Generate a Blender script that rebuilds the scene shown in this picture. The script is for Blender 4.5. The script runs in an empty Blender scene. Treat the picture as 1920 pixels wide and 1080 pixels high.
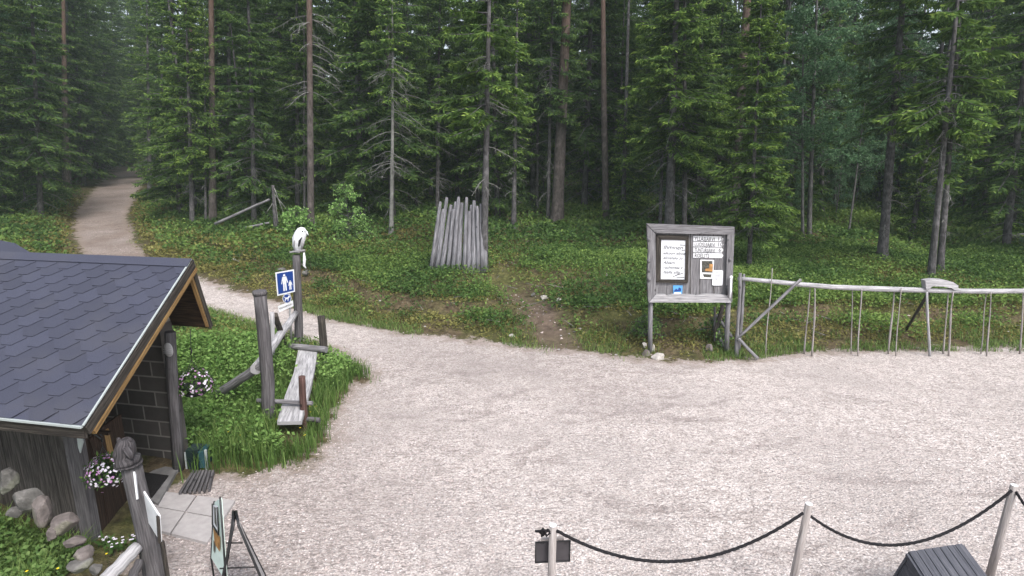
import bpy, math, random
import numpy as np
from mathutils import Vector, Matrix

# ------------------------------------------------------------------ camera
sc = bpy.context.scene
COL = sc.collection
F, PITCH, CH = 1100.0, math.radians(13), 3.9
cam = bpy.data.cameras.new('camera'); camo = bpy.data.objects.new('camera', cam); COL.objects.link(camo)
cam.sensor_width = 36; cam.lens = F/1920*36; cam.clip_start = .05; cam.clip_end = 2000
camo.location = (0, 0, CH); camo.rotation_euler = (math.pi/2-PITCH, 0, 0)
sc.camera = camo
# ------------------------------------------------------------------ light: bright overcast
SUN_EL, SUN_AZ = math.radians(52), math.radians(150)      # azimuth from +Y clockwise: behind the camera, to the right
w = bpy.data.worlds.new('World'); sc.world = w; w.use_nodes = True
nt = w.node_tree; nt.nodes.clear()
sky = nt.nodes.new('ShaderNodeTexSky'); sky.sky_type = 'NISHITA'; sky.sun_disc = False
sky.sun_elevation = SUN_EL; sky.sun_rotation = SUN_AZ; sky.air_density = 1.0; sky.dust_density = 4.0; sky.ozone_density = 1.0
hs = nt.nodes.new('ShaderNodeHueSaturation'); hs.inputs['Saturation'].default_value = .50
bg = nt.nodes.new('ShaderNodeBackground'); bg.inputs['Strength'].default_value = .15
ow = nt.nodes.new('ShaderNodeOutputWorld')
nt.links.new(sky.outputs[0], hs.inputs['Color']); nt.links.new(hs.outputs[0], bg.inputs[0]); nt.links.new(bg.outputs[0], ow.inputs[0])
sun = bpy.data.lights.new('sun', 'SUN'); sun.energy = 1.4; sun.angle = math.radians(14); sun.color = (1, .965, .93)
suno = bpy.data.objects.new('sun', sun); COL.objects.link(suno)
sd = Vector((math.sin(SUN_AZ)*math.cos(SUN_EL), math.cos(SUN_AZ)*math.cos(SUN_EL), math.sin(SUN_EL)))
suno.rotation_euler = sd.to_track_quat('Z', 'Y').to_euler(); suno.location = (0, -5, 30)
sc.view_settings.view_transform = 'Standard'; sc.view_settings.look = 'None'
sc.view_settings.exposure = .94; sc.view_settings.gamma = 1
sc.render.engine = 'CYCLES'
sc.cycles.max_bounces = 5; sc.cycles.diffuse_bounces = 3; sc.cycles.glossy_bounces = 2; sc.cycles.transmission_bounces = 3
sc.cycles.caustics_reflective = False; sc.cycles.caustics_refractive = False

rnd = random.Random(7); RNG = np.random.default_rng(7)
# ------------------------------------------------------------------ pixel <-> world (photo pixels 1920x1080)
CP, SP = math.cos(PITCH), math.sin(PITCH)
def ray(px, py):
    u, v = (px-960)/F, (540-py)/F
    return np.array([u, CP+v*SP, -SP+v*CP])
def P(px, py, Y):
    r = ray(px, py); t = Y/r[1]; return np.array([r[0]*t, Y, CH+r[2]*t])
def G(px, py, z=0.):
    r = ray(px, py); t = (z-CH)/r[2]; return np.array([r[0]*t, r[1]*t, z])
def depth(p): return p[1]*CP-(p[2]-CH)*SP
def H0(y):
    y = np.asarray(y, float)
    a = np.clip(y-13, 0, None); s = .055*(np.sqrt(a*a+4)-2)*(a > 0)
    b = np.clip(y-58, 0, None); return s-.05*b
def G0(px, py):
    r = ray(px, py); t = 3.
    for i in range(4000):
        if CH+r[2]*t < H0(r[1]*t): break
        t *= 1.003
    return r*t+np.array([0, 0, CH])
# smooth value noise
_T = np.random.default_rng(3).random((256, 256))
def vn(x, y, s=1., o=0):
    x = np.asarray(x, float)/s+o*17.3+500; y = np.asarray(y, float)/s+o*9.1+500
    xi = np.floor(x).astype(int); yi = np.floor(y).astype(int); fx = x-xi; fy = y-yi
    fx = fx*fx*(3-2*fx); fy = fy*fy*(3-2*fy)
    a = _T[xi % 256, yi % 256]; b = _T[(xi+1) % 256, yi % 256]; c = _T[xi % 256, (yi+1) % 256]; d = _T[(xi+1) % 256, (yi+1) % 256]
    return (a*(1-fx)+b*fx)*(1-fy)+(c*(1-fx)+d*fx)*fy
def fbm(x, y, s, o=0): return .55*vn(x, y, s, o)+.3*vn(x, y, s/2.1, o+1)+.15*vn(x, y, s/4.3, o+2)
def sstep(a, b, x):
    t = np.clip((x-a)/(b-a), 0, 1); return t*t*(3-2*t)
# ------------------------------------------------------------------ gravel outline
pix = [(1920,650),(1700,655),(1500,661),(1420,672),(1300,680),(1200,674),(1120,662),(1040,658),(980,652),(870,636),(760,626),(680,611),(610,598),(560,580),(500,562),
       (440,546),(395,530),(350,512),(275,487),(250,450),(236,405),(256,362),(276,338),(262,314),(238,311),(205,330),(170,365),(146,398),(140,430),(158,487),
       (215,520),(300,550),(380,578),(440,595),(500,615),(560,634),(618,655),(660,682),(697,706),(655,735),(625,775),(614,830),(592,862),(520,884),(430,889),(385,897),(350,903),(318,935)]
near = [(-3.75, 5.0), (-3.3, 4.6), (-3.2, 3.9), (-2.9, 2.5), (-2.6, -20), (30, -20), (30, 12.6)]
POLY = np.array([G0(*p)[:2] for p in pix]+[np.array(q) for q in near])
def sdf(x, y):                                   # negative inside the gravel
    x = np.asarray(x, float); y = np.asarray(y, float)
    d = np.full(x.shape, 1e9); ins = np.zeros(x.shape, bool)
    n = len(POLY)
    for i in range(n):
        ax, ay = POLY[i]; bx, by = POLY[(i+1) % n]
        ex, ey = bx-ax, by-ay; t = np.clip(((x-ax)*ex+(y-ay)*ey)/(ex*ex+ey*ey), 0, 1)
        d = np.minimum(d, np.hypot(x-ax-t*ex, y-ay-t*ey))
        c = ((ay > y) != (by > y)) & (x < (bx-ax)*(y-ay)/(by-ay+1e-12)+ax)
        ins ^= c
    return np.where(ins, -d, d)
def segd(x, y, pts):
    x = np.asarray(x, float); y = np.asarray(y, float); d = np.full(x.shape, 1e9)
    for (ax, ay), (bx, by) in zip(pts[:-1], pts[1:]):
        ex, ey = bx-ax, by-ay; t = np.clip(((x-ax)*ex+(y-ay)*ey)/(ex*ex+ey*ey), 0, 1)
        d = np.minimum(d, np.hypot(x-ax-t*ex, y-ay-t*ey))
    return d
TRAIL = [(.95, 11.0), (.85, 12.1), (.7, 13.0), (.3, 14.2), (-.3, 15.6)]
def H(x, y, d=None):
    x = np.asarray(x, float); y = np.asarray(y, float)
    if d is None: d = sdf(x, y)
    far = sstep(9.5, 11.5, y+.35*np.clip(-x, 0, 6))
    tr = 1-.35*np.exp(-(segd(x, y, TRAIL)/.6)**2)
    dj = d+1.1*(fbm(x, y, 1.4, 21)-.5)
    bank = ((.20*sstep(0, 1.2, d)+.24*sstep(1.25, 1.62, dj))*tr+.22*sstep(1.6, 4.5, d))*far
    near_ = .10*sstep(0, .8, d)*(1-far)
    bump = (fbm(x, y, 2.6)-.5)*.5*sstep(.3, 3, d)*far + (fbm(x, y, .5, 3)-.5)*.12*sstep(.1, .8, d) + (fbm(x, y, 1.3, 8)-.5)*.035*(d < .1)
    mound = .80*sstep(-4.35, -6.2, x)*sstep(6.2, 4.9, y)*sstep(1.0, 3.6, y)
    return H0(y)+bank+near_+bump+mound
def Hs(x, y): return float(H(np.array([x]), np.array([y]))[0])
def GH(px, py):
    r = ray(px, py); t = np.geomspace(3, 90, 2500); X = r[0]*t; Y = r[1]*t; Z = CH+r[2]*t
    hh = H(X, Y); k = np.argmax(Z < hh)
    if not (Z < hh).any(): k = -1
    return np.array([X[k], Y[k], hh[k]])
# ------------------------------------------------------------------ materials
def mat(name, base, rough=.85, spec=.25):
    m = bpy.data.materials.new(name); m.use_nodes = True
    b = m.node_tree.nodes['Principled BSDF']; b.inputs['Base Color'].default_value = (*base, 1)
    b.inputs['Roughness'].default_value = rough; b.inputs['Specular IOR Level'].default_value = spec
    return m
class N:
    def __init__(s, m): s.t = m.node_tree; s.b = s.t.nodes['Principled BSDF']; s.out = s.t.nodes['Material Output']
    def n(s, typ, **k):
        q = s.t.nodes.new(typ)
        for a, v in k.items(): setattr(q, a, v)
        return q
    def l(s, a, b): s.t.links.new(a, b)
    def vec(s, kind='Object', scale=(1, 1, 1)):
        tc = s.n('ShaderNodeTexCoord'); mp = s.n('ShaderNodeMapping'); mp.inputs['Scale'].default_value = scale
        s.l(tc.outputs[kind], mp.inputs[0]); return mp.outputs[0]
    def noise(s, v, scale, detail=4, rough=.55, dist=0):
        q = s.n('ShaderNodeTexNoise'); q.inputs['Scale'].default_value = scale; q.inputs['Detail'].default_value = detail
        q.inputs['Roughness'].default_value = rough; q.inputs['Distortion'].default_value = dist
        s.l(v, q.inputs['Vector']); return q.outputs['Fac']
    def ramp(s, f, stops):
        q = s.n('ShaderNodeValToRGB'); e = q.color_ramp.elements
        while len(e) < len(stops): e.new(.5)
        for i, (p, c) in enumerate(stops):
            e[i].position = p; e[i].color = (*c, 1) if len(c) == 3 else c
        s.l(f, q.inputs[0]); return q.outputs[0]
    def mix(s, f, a, b, typ='MIX'):
        q = s.n('ShaderNodeMix', data_type='RGBA', blend_type=typ)
        for v, i in ((f, 0), (a, 6), (b, 7)):
            if isinstance(v, (int, float)): q.inputs[i].default_value = v
            elif isinstance(v, tuple): q.inputs[i].default_value = (*v, 1)
            else: s.l(v, q.inputs[i])
        return q.outputs[2]
    def math(s, op, a, b=None, c=None):
        q = s.n('ShaderNodeMath', operation=op)
        for i, v in enumerate((a, b, c)):
            if v is None: continue
            if isinstance(v, (int, float)): q.inputs[i].default_value = v
            else: s.l(v, q.inputs[i])
        return q.outputs[0]
    def bump(s, h, strength=.5, dist=.02):
        q = s.n('ShaderNodeBump'); q.inputs['Strength'].default_value = strength; q.inputs['Distance'].default_value = dist
        s.l(h, q.inputs['Height']); s.l(q.outputs[0], s.b.inputs['Normal'])
    def base(s, c): s.l(c, s.b.inputs['Base Color'])
def wood(name, lo, hi, knots=True, cracks=.45, rough=.85):
    m = mat(name, hi, rough, .2); q = N(m)
    v = q.vec('UV', (1, 1, 1))
    mp = q.n('ShaderNodeMapping'); mp.inputs['Scale'].default_value = (1.2, 22, 1); q.l(v, mp.inputs[0])
    g = q.noise(mp.outputs[0], 2.2, 6, .65, .4)
    big = q.noise(q.vec('Object'), 3.0, 3)
    c = q.ramp(g, [(.28, tuple(x*.35 for x in lo)), (cracks, lo), (.72, hi)])
    c = q.mix(q.math('MULTIPLY', big, .5), c, tuple(x*.6 for x in lo))
    if knots:
        vo = q.n('ShaderNodeTexVoronoi'); vo.inputs['Scale'].default_value = 3.2; q.l(v, vo.inputs['Vector'])
        k = q.ramp(vo.outputs['Distance'], [(.05, (1, 1, 1)), (.12, (0, 0, 0))])
        c = q.mix(k, c, tuple(x*.3 for x in lo))
    q.base(c); q.bump(g, .7, .012); return m
M = {}
M['grey'] = wood('weathered_grey_wood', (.16, .155, .165), (.37, .365, .385))
M['greymid'] = wood('grey_wood', (.085, .08, .085), (.205, .195, .205))
M['pale'] = wood('silver_wood', (.34, .335, .35), (.70, .69, .72), knots=False)
M['stack'] = wood('silver_grey_poles', (.15, .148, .165), (.46, .455, .49))
M['headwood'] = wood('carved_dark_wood', (.05, .046, .05), (.15, .14, .15), knots=False)
M['wallwood'] = wood('weathered_wall_planks', (.045, .04, .038), (.16, .145, .135))
M['dark'] = wood('dark_stained_wood', (.035, .030, .027), (.12, .105, .09))
M['brown'] = wood('brown_boards', (.030, .018, .013), (.085, .052, .038), knots=False)
M['red'] = wood('reddish_wood', (.07, .04, .035), (.17, .10, .09))
M['new'] = wood('yellow_pine_board', (.20, .12, .05), (.42, .28, .12))
M['sheath'] = wood('roof_sheathing', (.035, .022, .015), (.11, .065, .04))
M['slat'] = wood('slate_painted_wood', (.075, .078, .095), (.15, .152, .175), knots=False)
def simple(name, c, rough=.6, spec=.4, var=.25, scale=8, bump=0):
    m = mat(name, c, rough, spec); q = N(m)
    g = q.noise(q.vec('Object'), scale, 5)
    q.base(q.ramp(g, [(.3, tuple(x*(1-var) for x in c)), (.7, tuple(min(1, x*(1+var)) for x in c))]))
    if bump: q.bump(g, bump, .02)
    return m
M['black'] = simple('black_metal', (.018, .018, .02), .45)
M['galv'] = simple('galvanised_metal', (.35, .35, .36), .45, .5)
M['white'] = simple('white_paint', (.72, .73, .76), .5, .4, .08)
M['blue'] = simple('blue_sign_face', (.012, .045, .22), .4, .5, .05)
M['sky_blue'] = simple('light_blue_print', (.10, .33, .66), .5, .4, .1)
M['ink'] = simple('dark_ink', (.03, .03, .035), .7, .2, .1)
M['paper'] = simple('white_paper', (.74, .76, .80), .7, .2, .07, 20)
M['poster'] = simple('dark_poster_print', (.07, .07, .06), .6, .3, .8, 30)
M['ochre'] = simple('ochre_print', (.38, .20, .07), .6, .3, .5, 14)
M['mint'] = simple('mint_white_print', (.62, .74, .70), .6, .3, .12, 9)
M['green_plastic'] = simple('green_plastic', (.010, .022, .022), .5, .4, .2)
M['teal'] = simple('teal_plastic', (.02, .07, .085), .5, .4, .2)
M['rubber'] = simple('rubber_mat', (.016, .014, .015), .9, .15, .3, 60, .5)
M['slab'] = simple('concrete_paving', (.36, .34, .34), .9, .2, .12, 12, .2)
M['concrete'] = simple('concrete_step', (.17, .165, .165), .9, .2, .3, 6, .3)
M['drip'] = simple('pale_drip_edge', (.36, .40, .40), .5, .4, .05)
M['rope'] = simple('black_rope', (.012, .011, .014), .8, .3, .3, 90, .8)
M['plate'] = simple('dark_plate', (.055, .05, .055), .6, .3, .2)
M['gpost'] = wood('grey_round_post', (.30, .27, .26), (.50, .47, .46), knots=False)
def rockm(name, a, b):
    m = mat(name, a, .9, .2); q = N(m); v = q.vec('Object')
    g = q.noise(v, 5, 8, .6); f = q.noise(v, 30, 4)
    c = q.ramp(g, [(.3, tuple(x*.5 for x in a)), (.5, a), (.68, b)])
    vo = q.ramp(q.noise(v, 2.2, 3), [(.52, (0, 0, 0)), (.6, (1, 1, 1))])
    q.base(q.mix(q.math('MULTIPLY', vo, .5), c, (.09, .10, .05))); q.bump(f, .5, .02); return m
M['rock'] = rockm('grey_granite', (.13, .125, .12), (.28, .27, .265))
M['rockpink'] = rockm('pinkish_granite', (.15, .13, .125), (.27, .24, .23))
M['rockwhite'] = rockm('pale_stone', (.48, .45, .42), (.68, .66, .63))
# shingles
m = mat('bitumen_shingle', (.08, .085, .12), .8, .3); q = N(m); v = q.vec('Object')
f1 = q.noise(v, 180, 2); f2 = q.noise(v, 1.6, 4)
at = q.n('ShaderNodeAttribute', attribute_name='tint')
c = q.ramp(f1, [(.3, (.036, .039, .060)), (.7, (.064, .069, .104))])
c = q.mix(q.math('MULTIPLY', at.outputs['Fac'], .45), c, (.03, .032, .048))
c = q.mix(q.ramp(f2, [(.5, (0, 0, 0)), (.8, (.45, .45, .45))]), c, (.075, .074, .082)); q.base(c); q.bump(f1, .25, .003); M['shingle'] = m
# block wall
m = mat('painted_blocks', (.04, .04, .04), .85, .2); q = N(m)
br = q.n('ShaderNodeTexBrick'); br.inputs['Scale'].default_value = 1; br.inputs['Brick Width'].default_value = .40; br.inputs['Row Height'].default_value = .20
br.inputs['Mortar Size'].default_value = .011; br.inputs['Mortar Smooth'].default_value = .2
br.inputs['Color1'].default_value = (.10, .092, .09, 1); br.inputs['Color2'].default_value = (.15, .137, .132, 1); br.inputs['Mortar'].default_value = (.36, .34, .32, 1)
q.l(q.vec('UV'), br.inputs['Vector'])
n1 = q.noise(q.vec('UV'), 9, 5); c = q.mix(q.math('MULTIPLY', n1, .5), br.outputs['Color'], (.02, .017, .016))
q.base(c); q.bump(q.math('SUBTRACT', n1, q.math('MULTIPLY', br.outputs['Fac'], 1.5)), .5, .012); M['block'] = m
# bark
def bark(name, lo, hi, top=None, z0=4, z1=9):
    m = mat(name, lo, .95, .1); q = N(m)
    v = q.vec('Object', (1, 1, .28)); g = q.noise(v, 22, 5, .65); l = q.noise(q.vec('Object'), 5, 4)
    c = q.ramp(g, [(.32, lo), (.66, hi)])
    c = q.mix(q.ramp(l, [(.5, (0, 0, 0)), (.66, (.8, .8, .8))]), c, tuple(x*1.35 for x in hi))
    if top:
        tc = q.n('ShaderNodeTexCoord'); sx = q.n('ShaderNodeSeparateXYZ'); q.l(tc.outputs['Object'], sx.inputs[0])
        mr = q.n('ShaderNodeMapRange'); mr.inputs[1].default_value = z0; mr.inputs[2].default_value = z1; q.l(sx.outputs[2], mr.inputs[0])
        c = q.mix(mr.outputs[0], c, q.ramp(g, [(.3, tuple(x*.5 for x in top)), (.65, top)]))
    q.base(c); q.bump(g, .9, .03); return m
M['bark'] = bark('spruce_bark', (.035, .033, .034), (.12, .115, .12))
M['pinebark'] = bark('pine_bark', (.04, .034, .033), (.115, .10, .095), (.15, .10, .08), 4, 9)
M['birchbark'] = bark('birch_bark', (.05, .048, .047), (.15, .147, .145))
M['deadwood'] = simple('dead_twigs', (.20, .20, .19), .95, .1, .35, 6)
def leafm(name, lo, mid, hi, hue=.12):
    m = mat(name, mid, .75, .2); q = N(m)
    at = q.n('ShaderNodeAttribute', attribute_name='tint'); oi = q.n('ShaderNodeObjectInfo')
    c = q.ramp(at.outputs['Fac'], [(.05, lo), (.45, mid), (.98, hi)])
    c = q.mix(q.math('MULTIPLY', oi.outputs['Random'], .35), c, tuple(x*.6 for x in mid))
    q.base(c)
    tr = q.n('ShaderNodeBsdfTranslucent'); mx = q.n('ShaderNodeMixShader'); mx.inputs[0].default_value = .38
    q.l(c, tr.inputs[0]); q.l(q.b.outputs[0], mx.inputs[1]); q.l(tr.outputs[0], mx.inputs[2]); q.l(mx.outputs[0], q.out.inputs['Surface'])
    return m
M['needle'] = leafm('spruce_needles', (.042, .078, .024), (.105, .195, .042), (.33, .46, .095))
M['needle_far'] = leafm('shade_spruce_needles', (.038, .074, .028), (.078, .150, .042), (.22, .33, .07))  # darker copy of the needles, forest shade put into the colour
M['pneedle'] = leafm('pine_needles', (.02, .04, .022), (.045, .08, .04), (.08, .13, .06))
M['birchleaf'] = leafm('birch_leaves', (.055, .12, .065), (.115, .23, .11), (.28, .42, .24))
M['shrub'] = leafm('blueberry_leaves', (.032, .068, .022), (.085, .165, .042), (.28, .40, .10))
M['weed'] = leafm('weed_leaves', (.05, .11, .03), (.12, .24, .055), (.30, .46, .14))
M['freshleaf'] = leafm('fresh_leaves', (.12, .24, .07), (.22, .40, .11), (.42, .58, .22))
M['brightleaf'] = leafm('young_leaves', (.06, .13, .04), (.12, .22, .06), (.28, .40, .14))
M['grass'] = leafm('grass_blades', (.06, .11, .03), (.12, .22, .05), (.32, .40, .14))
M['moss'] = leafm('moss_and_lichen', (.10, .075, .035), (.22, .215, .065), (.42, .40, .15))
M['petal_w'] = simple('white_petals', (.66, .62, .70), .6, .2, .05)
M['petal_p'] = simple('pink_petals', (.42, .22, .42), .6, .2, .2)
M['petal_y'] = simple('yellow_petals', (.75, .60, .03), .6, .2, .1)
# ground material
def groundm(name, gravel_bias):
    m = mat(name, (.5, .45, .44), .95, .15); q = N(m); v = q.vec('Object')
    a = q.n('ShaderNodeAttribute', attribute_name='edge'); dd = q.n('ShaderNodeAttribute', attribute_name='dirt'); wr = q.n('ShaderNodeAttribute', attribute_name='worn'); pa = q.n('ShaderNodeAttribute', attribute_name='path')
    # gravel: two stone sizes, colour per stone
    vo = q.n('ShaderNodeTexVoronoi'); vo.inputs['Scale'].default_value = 46; q.l(v, vo.inputs['Vector'])
    vo2 = q.n('ShaderNodeTexVoronoi'); vo2.inputs['Scale'].default_value = 19; q.l(v, vo2.inputs['Vector'])
    sp = q.n('ShaderNodeSeparateColor'); q.l(vo.outputs['Color'], sp.inputs[0]); sp2 = q.n('ShaderNodeSeparateColor'); q.l(vo2.outputs['Color'], sp2.inputs[0])
    cr = q.ramp(sp.outputs[0], [(0, (.20, .18, .17)), (.22, (.49, .43, .41)), (.7, (.67, .595, .575)), (1, (.88, .83, .81))])
    cr2 = q.ramp(sp2.outputs[0], [(0, (.36, .32, .305)), (.5, (.58, .52, .495)), (1, (.70, .645, .62))])
    c = q.mix(.35, cr, cr2)
    big = q.noise(v, .55, 5); mid = q.noise(v, 4, 5, .7); rip = q.noise(q.vec('Object', (1.0, 2.6, 1)), 8.5, 4, .65, .6)
    c = q.mix(q.ramp(mid, [(.38, (.4, .4, .4)), (.52, (0, 0, 0))]), c, (.30, .255, .235))
    c = q.mix(q.ramp(rip, [(.37, (.6, .6, .6)), (.45, (0, 0, 0))]), c, (.27, .23, .21))
    c = q.mix(q.ramp(big, [(.36, (.6, .6, .6)), (.58, (0, 0, 0))]), c, (.43, .385, .37))
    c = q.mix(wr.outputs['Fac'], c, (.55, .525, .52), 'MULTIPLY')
    c = q.mix(pa.outputs['Fac'], c, (.37, .305, .26), 'MULTIPLY')
    c = q.mix(q.ramp(vo.outputs['Distance'], [(.45, (0, 0, 0)), (.85, (.5, .5, .5))]), c, (.17, .15, .15))
    # forest floor
    f = q.noise(v, 9, 6, .7); f2 = q.noise(v, 1.4, 4)
    fc = q.ramp(f, [(.3, (.035, .028, .016)), (.5, (.075, .08, .028)), (.68, (.15, .14, .055))])
    fc = q.mix(q.ramp(f2, [(.42, (0, 0, 0)), (.6, (.75, .75, .75))]), fc, q.ramp(f, [(.35, (.06, .042, .03)), (.7, (.17, .12, .085))]))
    di = q.ramp(mid, [(.3, (.075, .055, .042)), (.7, (.19, .145, .115))])
    fc = q.mix(dd.outputs['Fac'], fc, di)
    e = q.math('ADD', a.outputs['Fac'], q.math('MULTIPLY', q.math('SUBTRACT', q.noise(v, 2.6, 7, .75), .5), 1.25))
    k = q.ramp(e, [(.44, (0, 0, 0)), (.58, (1, 1, 1))])
    soil = q.mix(k, c, fc)
    edgeb = q.math('MULTIPLY', q.ramp(e, [(.22, (0, 0, 0)), (.46, (1, 1, 1))]), q.math('SUBTRACT', 1.0, k))
    soil = q.mix(q.math('MULTIPLY', edgeb, .75), soil, (.26, .21, .18))
    q.base(soil)
    h = q.math('ADD', q.math('MULTIPLY', vo.outputs['Distance'], -.35), q.math('ADD', q.math('ADD', q.math('MULTIPLY', mid, .7), q.math('MULTIPLY', rip, 1.0)), q.math('MULTIPLY', q.noise(v, 60, 3), .35)))
    q.bump(h, .85, .04); return m
M['ground'] = groundm('gravel_and_soil', 0)

# ------------------------------------------------------------------ mesh helpers
def norm(v):
    v = np.asarray(v, float); n = np.linalg.norm(v); return v/n if n > 1e-12 else v
class MB:
    def __init__(s): s.v = []; s.f = []; s.uv = []; s.m = []; s.sm = []
    def face(s, idx, uv=None, m=0, smooth=False):
        s.f.append(tuple(idx)); s.uv.append(uv or [(0, 0)]*len(idx)); s.m.append(m); s.sm.append(smooth)
    def poly(s, pts, uv=None, m=0):
        b = len(s.v); s.v += [tuple(p) for p in pts]; s.face(range(b, b+len(pts)), uv, m)
    def hexa(s, c, m=0):                      # 8 corners: 0-3 bottom ccw, 4-7 top ccw ; grain along longest edge family
        c = [np.asarray(p, float) for p in c]; b = len(s.v); s.v += [tuple(p) for p in c]
        L = [np.linalg.norm(c[1]-c[0]), np.linalg.norm(c[3]-c[0]), np.linalg.norm(c[4]-c[0])]
        ax = [norm(c[1]-c[0]), norm(c[3]-c[0]), norm(c[4]-c[0])]; la = int(np.argmax(L)); g = ax[la]; off = rnd.random()*9
        for f in ((0, 3, 2, 1), (4, 5, 6, 7), (0, 1, 5, 4), (1, 2, 6, 5), (2, 3, 7, 6), (3, 0, 4, 7)):
            n = norm(np.cross(c[f[1]]-c[f[0]], c[f[2]]-c[f[0]])); t = norm(np.cross(n, g)) if abs(n@g) < .9 else ax[(la+1) % 3]
            gg = g if abs(n@g) < .9 else ax[(la+2) % 3]
            s.face([b+i for i in f], [(float((c[i]-c[0])@gg)+off, float((c[i]-c[0])@t)+off) for i in f], m)
        return s
    def bar(s, a, b_, wd, th, up=(0, 0, 1), m=0, w2=None):   # rectangular bar a->b, width wd (sideways), thickness th (along up)
        a = np.asarray(a, float); b_ = np.asarray(b_, float); d = norm(b_-a); sd_ = norm(np.cross(d, up)); u = norm(np.cross(sd_, d))
        w2 = wd if w2 is None else w2
        c = [a-sd_*wd/2-u*th/2, b_-sd_*w2/2-u*th/2, b_+sd_*w2/2-u*th/2, a+sd_*wd/2-u*th/2]
        return s.hexa(c+[p+u*th for p in c], m)
    def slabpx(s, px, Yf, th, m=0):            # pixel outline on the plane y=Yf, given real thickness
        fr = [P(x, y, Yf) for x, y in px]; bk = [p+np.array([0, th, 0]) for p in fr]; n = len(px); b = len(s.v)
        s.v += [tuple(p) for p in fr+bk]; ex_ = np.ptp(np.array(fr), axis=0); gu, gv = (0, 2) if ex_[0] > ex_[2]*1.6 else (2, 0); of = rnd.random()*7
        s.face(range(b, b+n), [(p[gu]+of, p[gv]+of) for p in fr], m); s.face([b+n+i for i in reversed(range(n))], [(fr[i][gu], fr[i][gv]) for i in reversed(range(n))], m)
        for i in range(n):
            j = (i+1) % n; s.face([b+i, b+n+i, b+n+j, b+j], None, m)
        return s
    def prism(s, base, ext, m=0):              # polygon extruded by vector ext
        n = len(base); b = len(s.v); base = [np.asarray(p, float) for p in base]; ext = np.asarray(ext, float)
        s.v += [tuple(p) for p in base]+[tuple(p+ext) for p in base]
        g = norm(base[1]-base[0]); nn = norm(np.cross(base[1]-base[0], base[2]-base[0])); t = np.cross(nn, g)
        uvs = [(float((p-base[0])@g), float((p-base[0])@t)) for p in base]
        s.face(list(reversed(range(b, b+n))), uvs[::-1], m); s.face(range(b+n, b+2*n), uvs, m)
        for i in range(n):
            j = (i+1) % n; s.face([b+i, b+j, b+n+j, b+n+i], None, m)
        return s
    def tube(s, pts, rad, sides=10, m=0, wob=0., cap=True, flat=1., seed=0):
        pts = [np.asarray(p, float) for p in pts]; n = len(pts); rad = rad if hasattr(rad, '__len__') else [rad]*n
        r = np.random.default_rng(seed+int(abs(pts[0][0])*1000) % 977); ph = r.random(sides)*wob
        d0 = norm(pts[1]-pts[0]); ref = np.array([0, 0, 1.]) if abs(d0[2]) < .9 else np.array([1., 0, 0]); b = len(s.v); L = 0; off = r.random()*9
        for i, p in enumerate(pts):
            d = norm(pts[min(i+1, n-1)]-pts[max(i-1, 0)]); x = norm(np.cross(ref, d)); y = np.cross(d, x)
            for k in range(sides):
                a = 2*math.pi*k/sides; rr = rad[i]*(1+ph[k]+(r.random()-.5)*wob*.8)
                s.v.append(tuple(p+x*math.cos(a)*rr+y*math.sin(a)*rr*flat))
        Ls = [0]
        for i in range(1, n): Ls.append(Ls[-1]+np.linalg.norm(pts[i]-pts[i-1]))
        cir = 2*math.pi*max(rad)
        for i in range(n-1):
            for k in range(sides):
                j = (k+1) % sides
                s.face([b+i*sides+k, b+i*sides+j, b+(i+1)*sides+j, b+(i+1)*sides+k],
                       [(Ls[i]+off, cir*k/sides), (Ls[i]+off, cir*(k+1)/sides), (Ls[i+1]+off, cir*(k+1)/sides), (Ls[i+1]+off, cir*k/sides)], m, True)
        if cap:
            s.face([b+k for k in reversed(range(sides))], [(off+math.cos(k)*.01, math.sin(k)*.01) for k in range(sides)], m)
            s.face([b+(n-1)*sides+k for k in range(sides)], [(off+math.cos(k)*.01, math.sin(k)*.01) for k in range(sides)], m)
        return s
    def log(s, a, b_, r0, r1=None, n=8, sides=10, m=0, wob=.12, bend=.0, seed=0):
        a = np.asarray(a, float); b_ = np.asarray(b_, float); r1 = r0 if r1 is None else r1; r = np.random.default_rng(seed+int(abs(a[0]*100)))
        L = np.linalg.norm(b_-a); pts = []
        for i in range(n+1):
            t = i/n; j = (r.random(3)-.5)*r0*.25*(0 < i < n); pts.append(a+(b_-a)*t+j+np.array([0, 0, -bend*4*t*(1-t)]))
        return s.tube(pts, [r0+(r1-r0)*i/n for i in range(n+1)], sides, m, wob, seed=seed)
    def blob(s, c, r, seed=0, sub=2, rough=.22, m=0, flatb=.0):
        rr = np.random.default_rng(seed); nu, nv = 8*sub, 5*sub; b = len(s.v); c = np.asarray(c, float); r = np.asarray(r, float)*np.ones(3)
        pl = [(norm(rr.normal(size=3)), .55+.33*rr.random()) for _ in range(14)]
        for j in range(nv+1):
            for i in range(nu):
                th = math.pi*j/nv; a = 2*math.pi*i/nu
                d = np.array([math.sin(th)*math.cos(a), math.sin(th)*math.sin(a), math.cos(th)]); k = 1.
                for n_, o in pl:
                    q_ = d@n_
                    if rough > 0 and q_ > 0 and k*q_ > o: k = o/q_
                k = 1+(k-1)*min(1, rough*4.5)
                s.v.append(tuple(c+d*r*k))
        for j in range(nv):
            for i in range(nu):
                i2 = (i+1) % nu; s.face([b+j*nu+i, b+(j+1)*nu+i, b+(j+1)*nu+i2, b+j*nu+i2], None, m, rough < .1)
        return s
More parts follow.
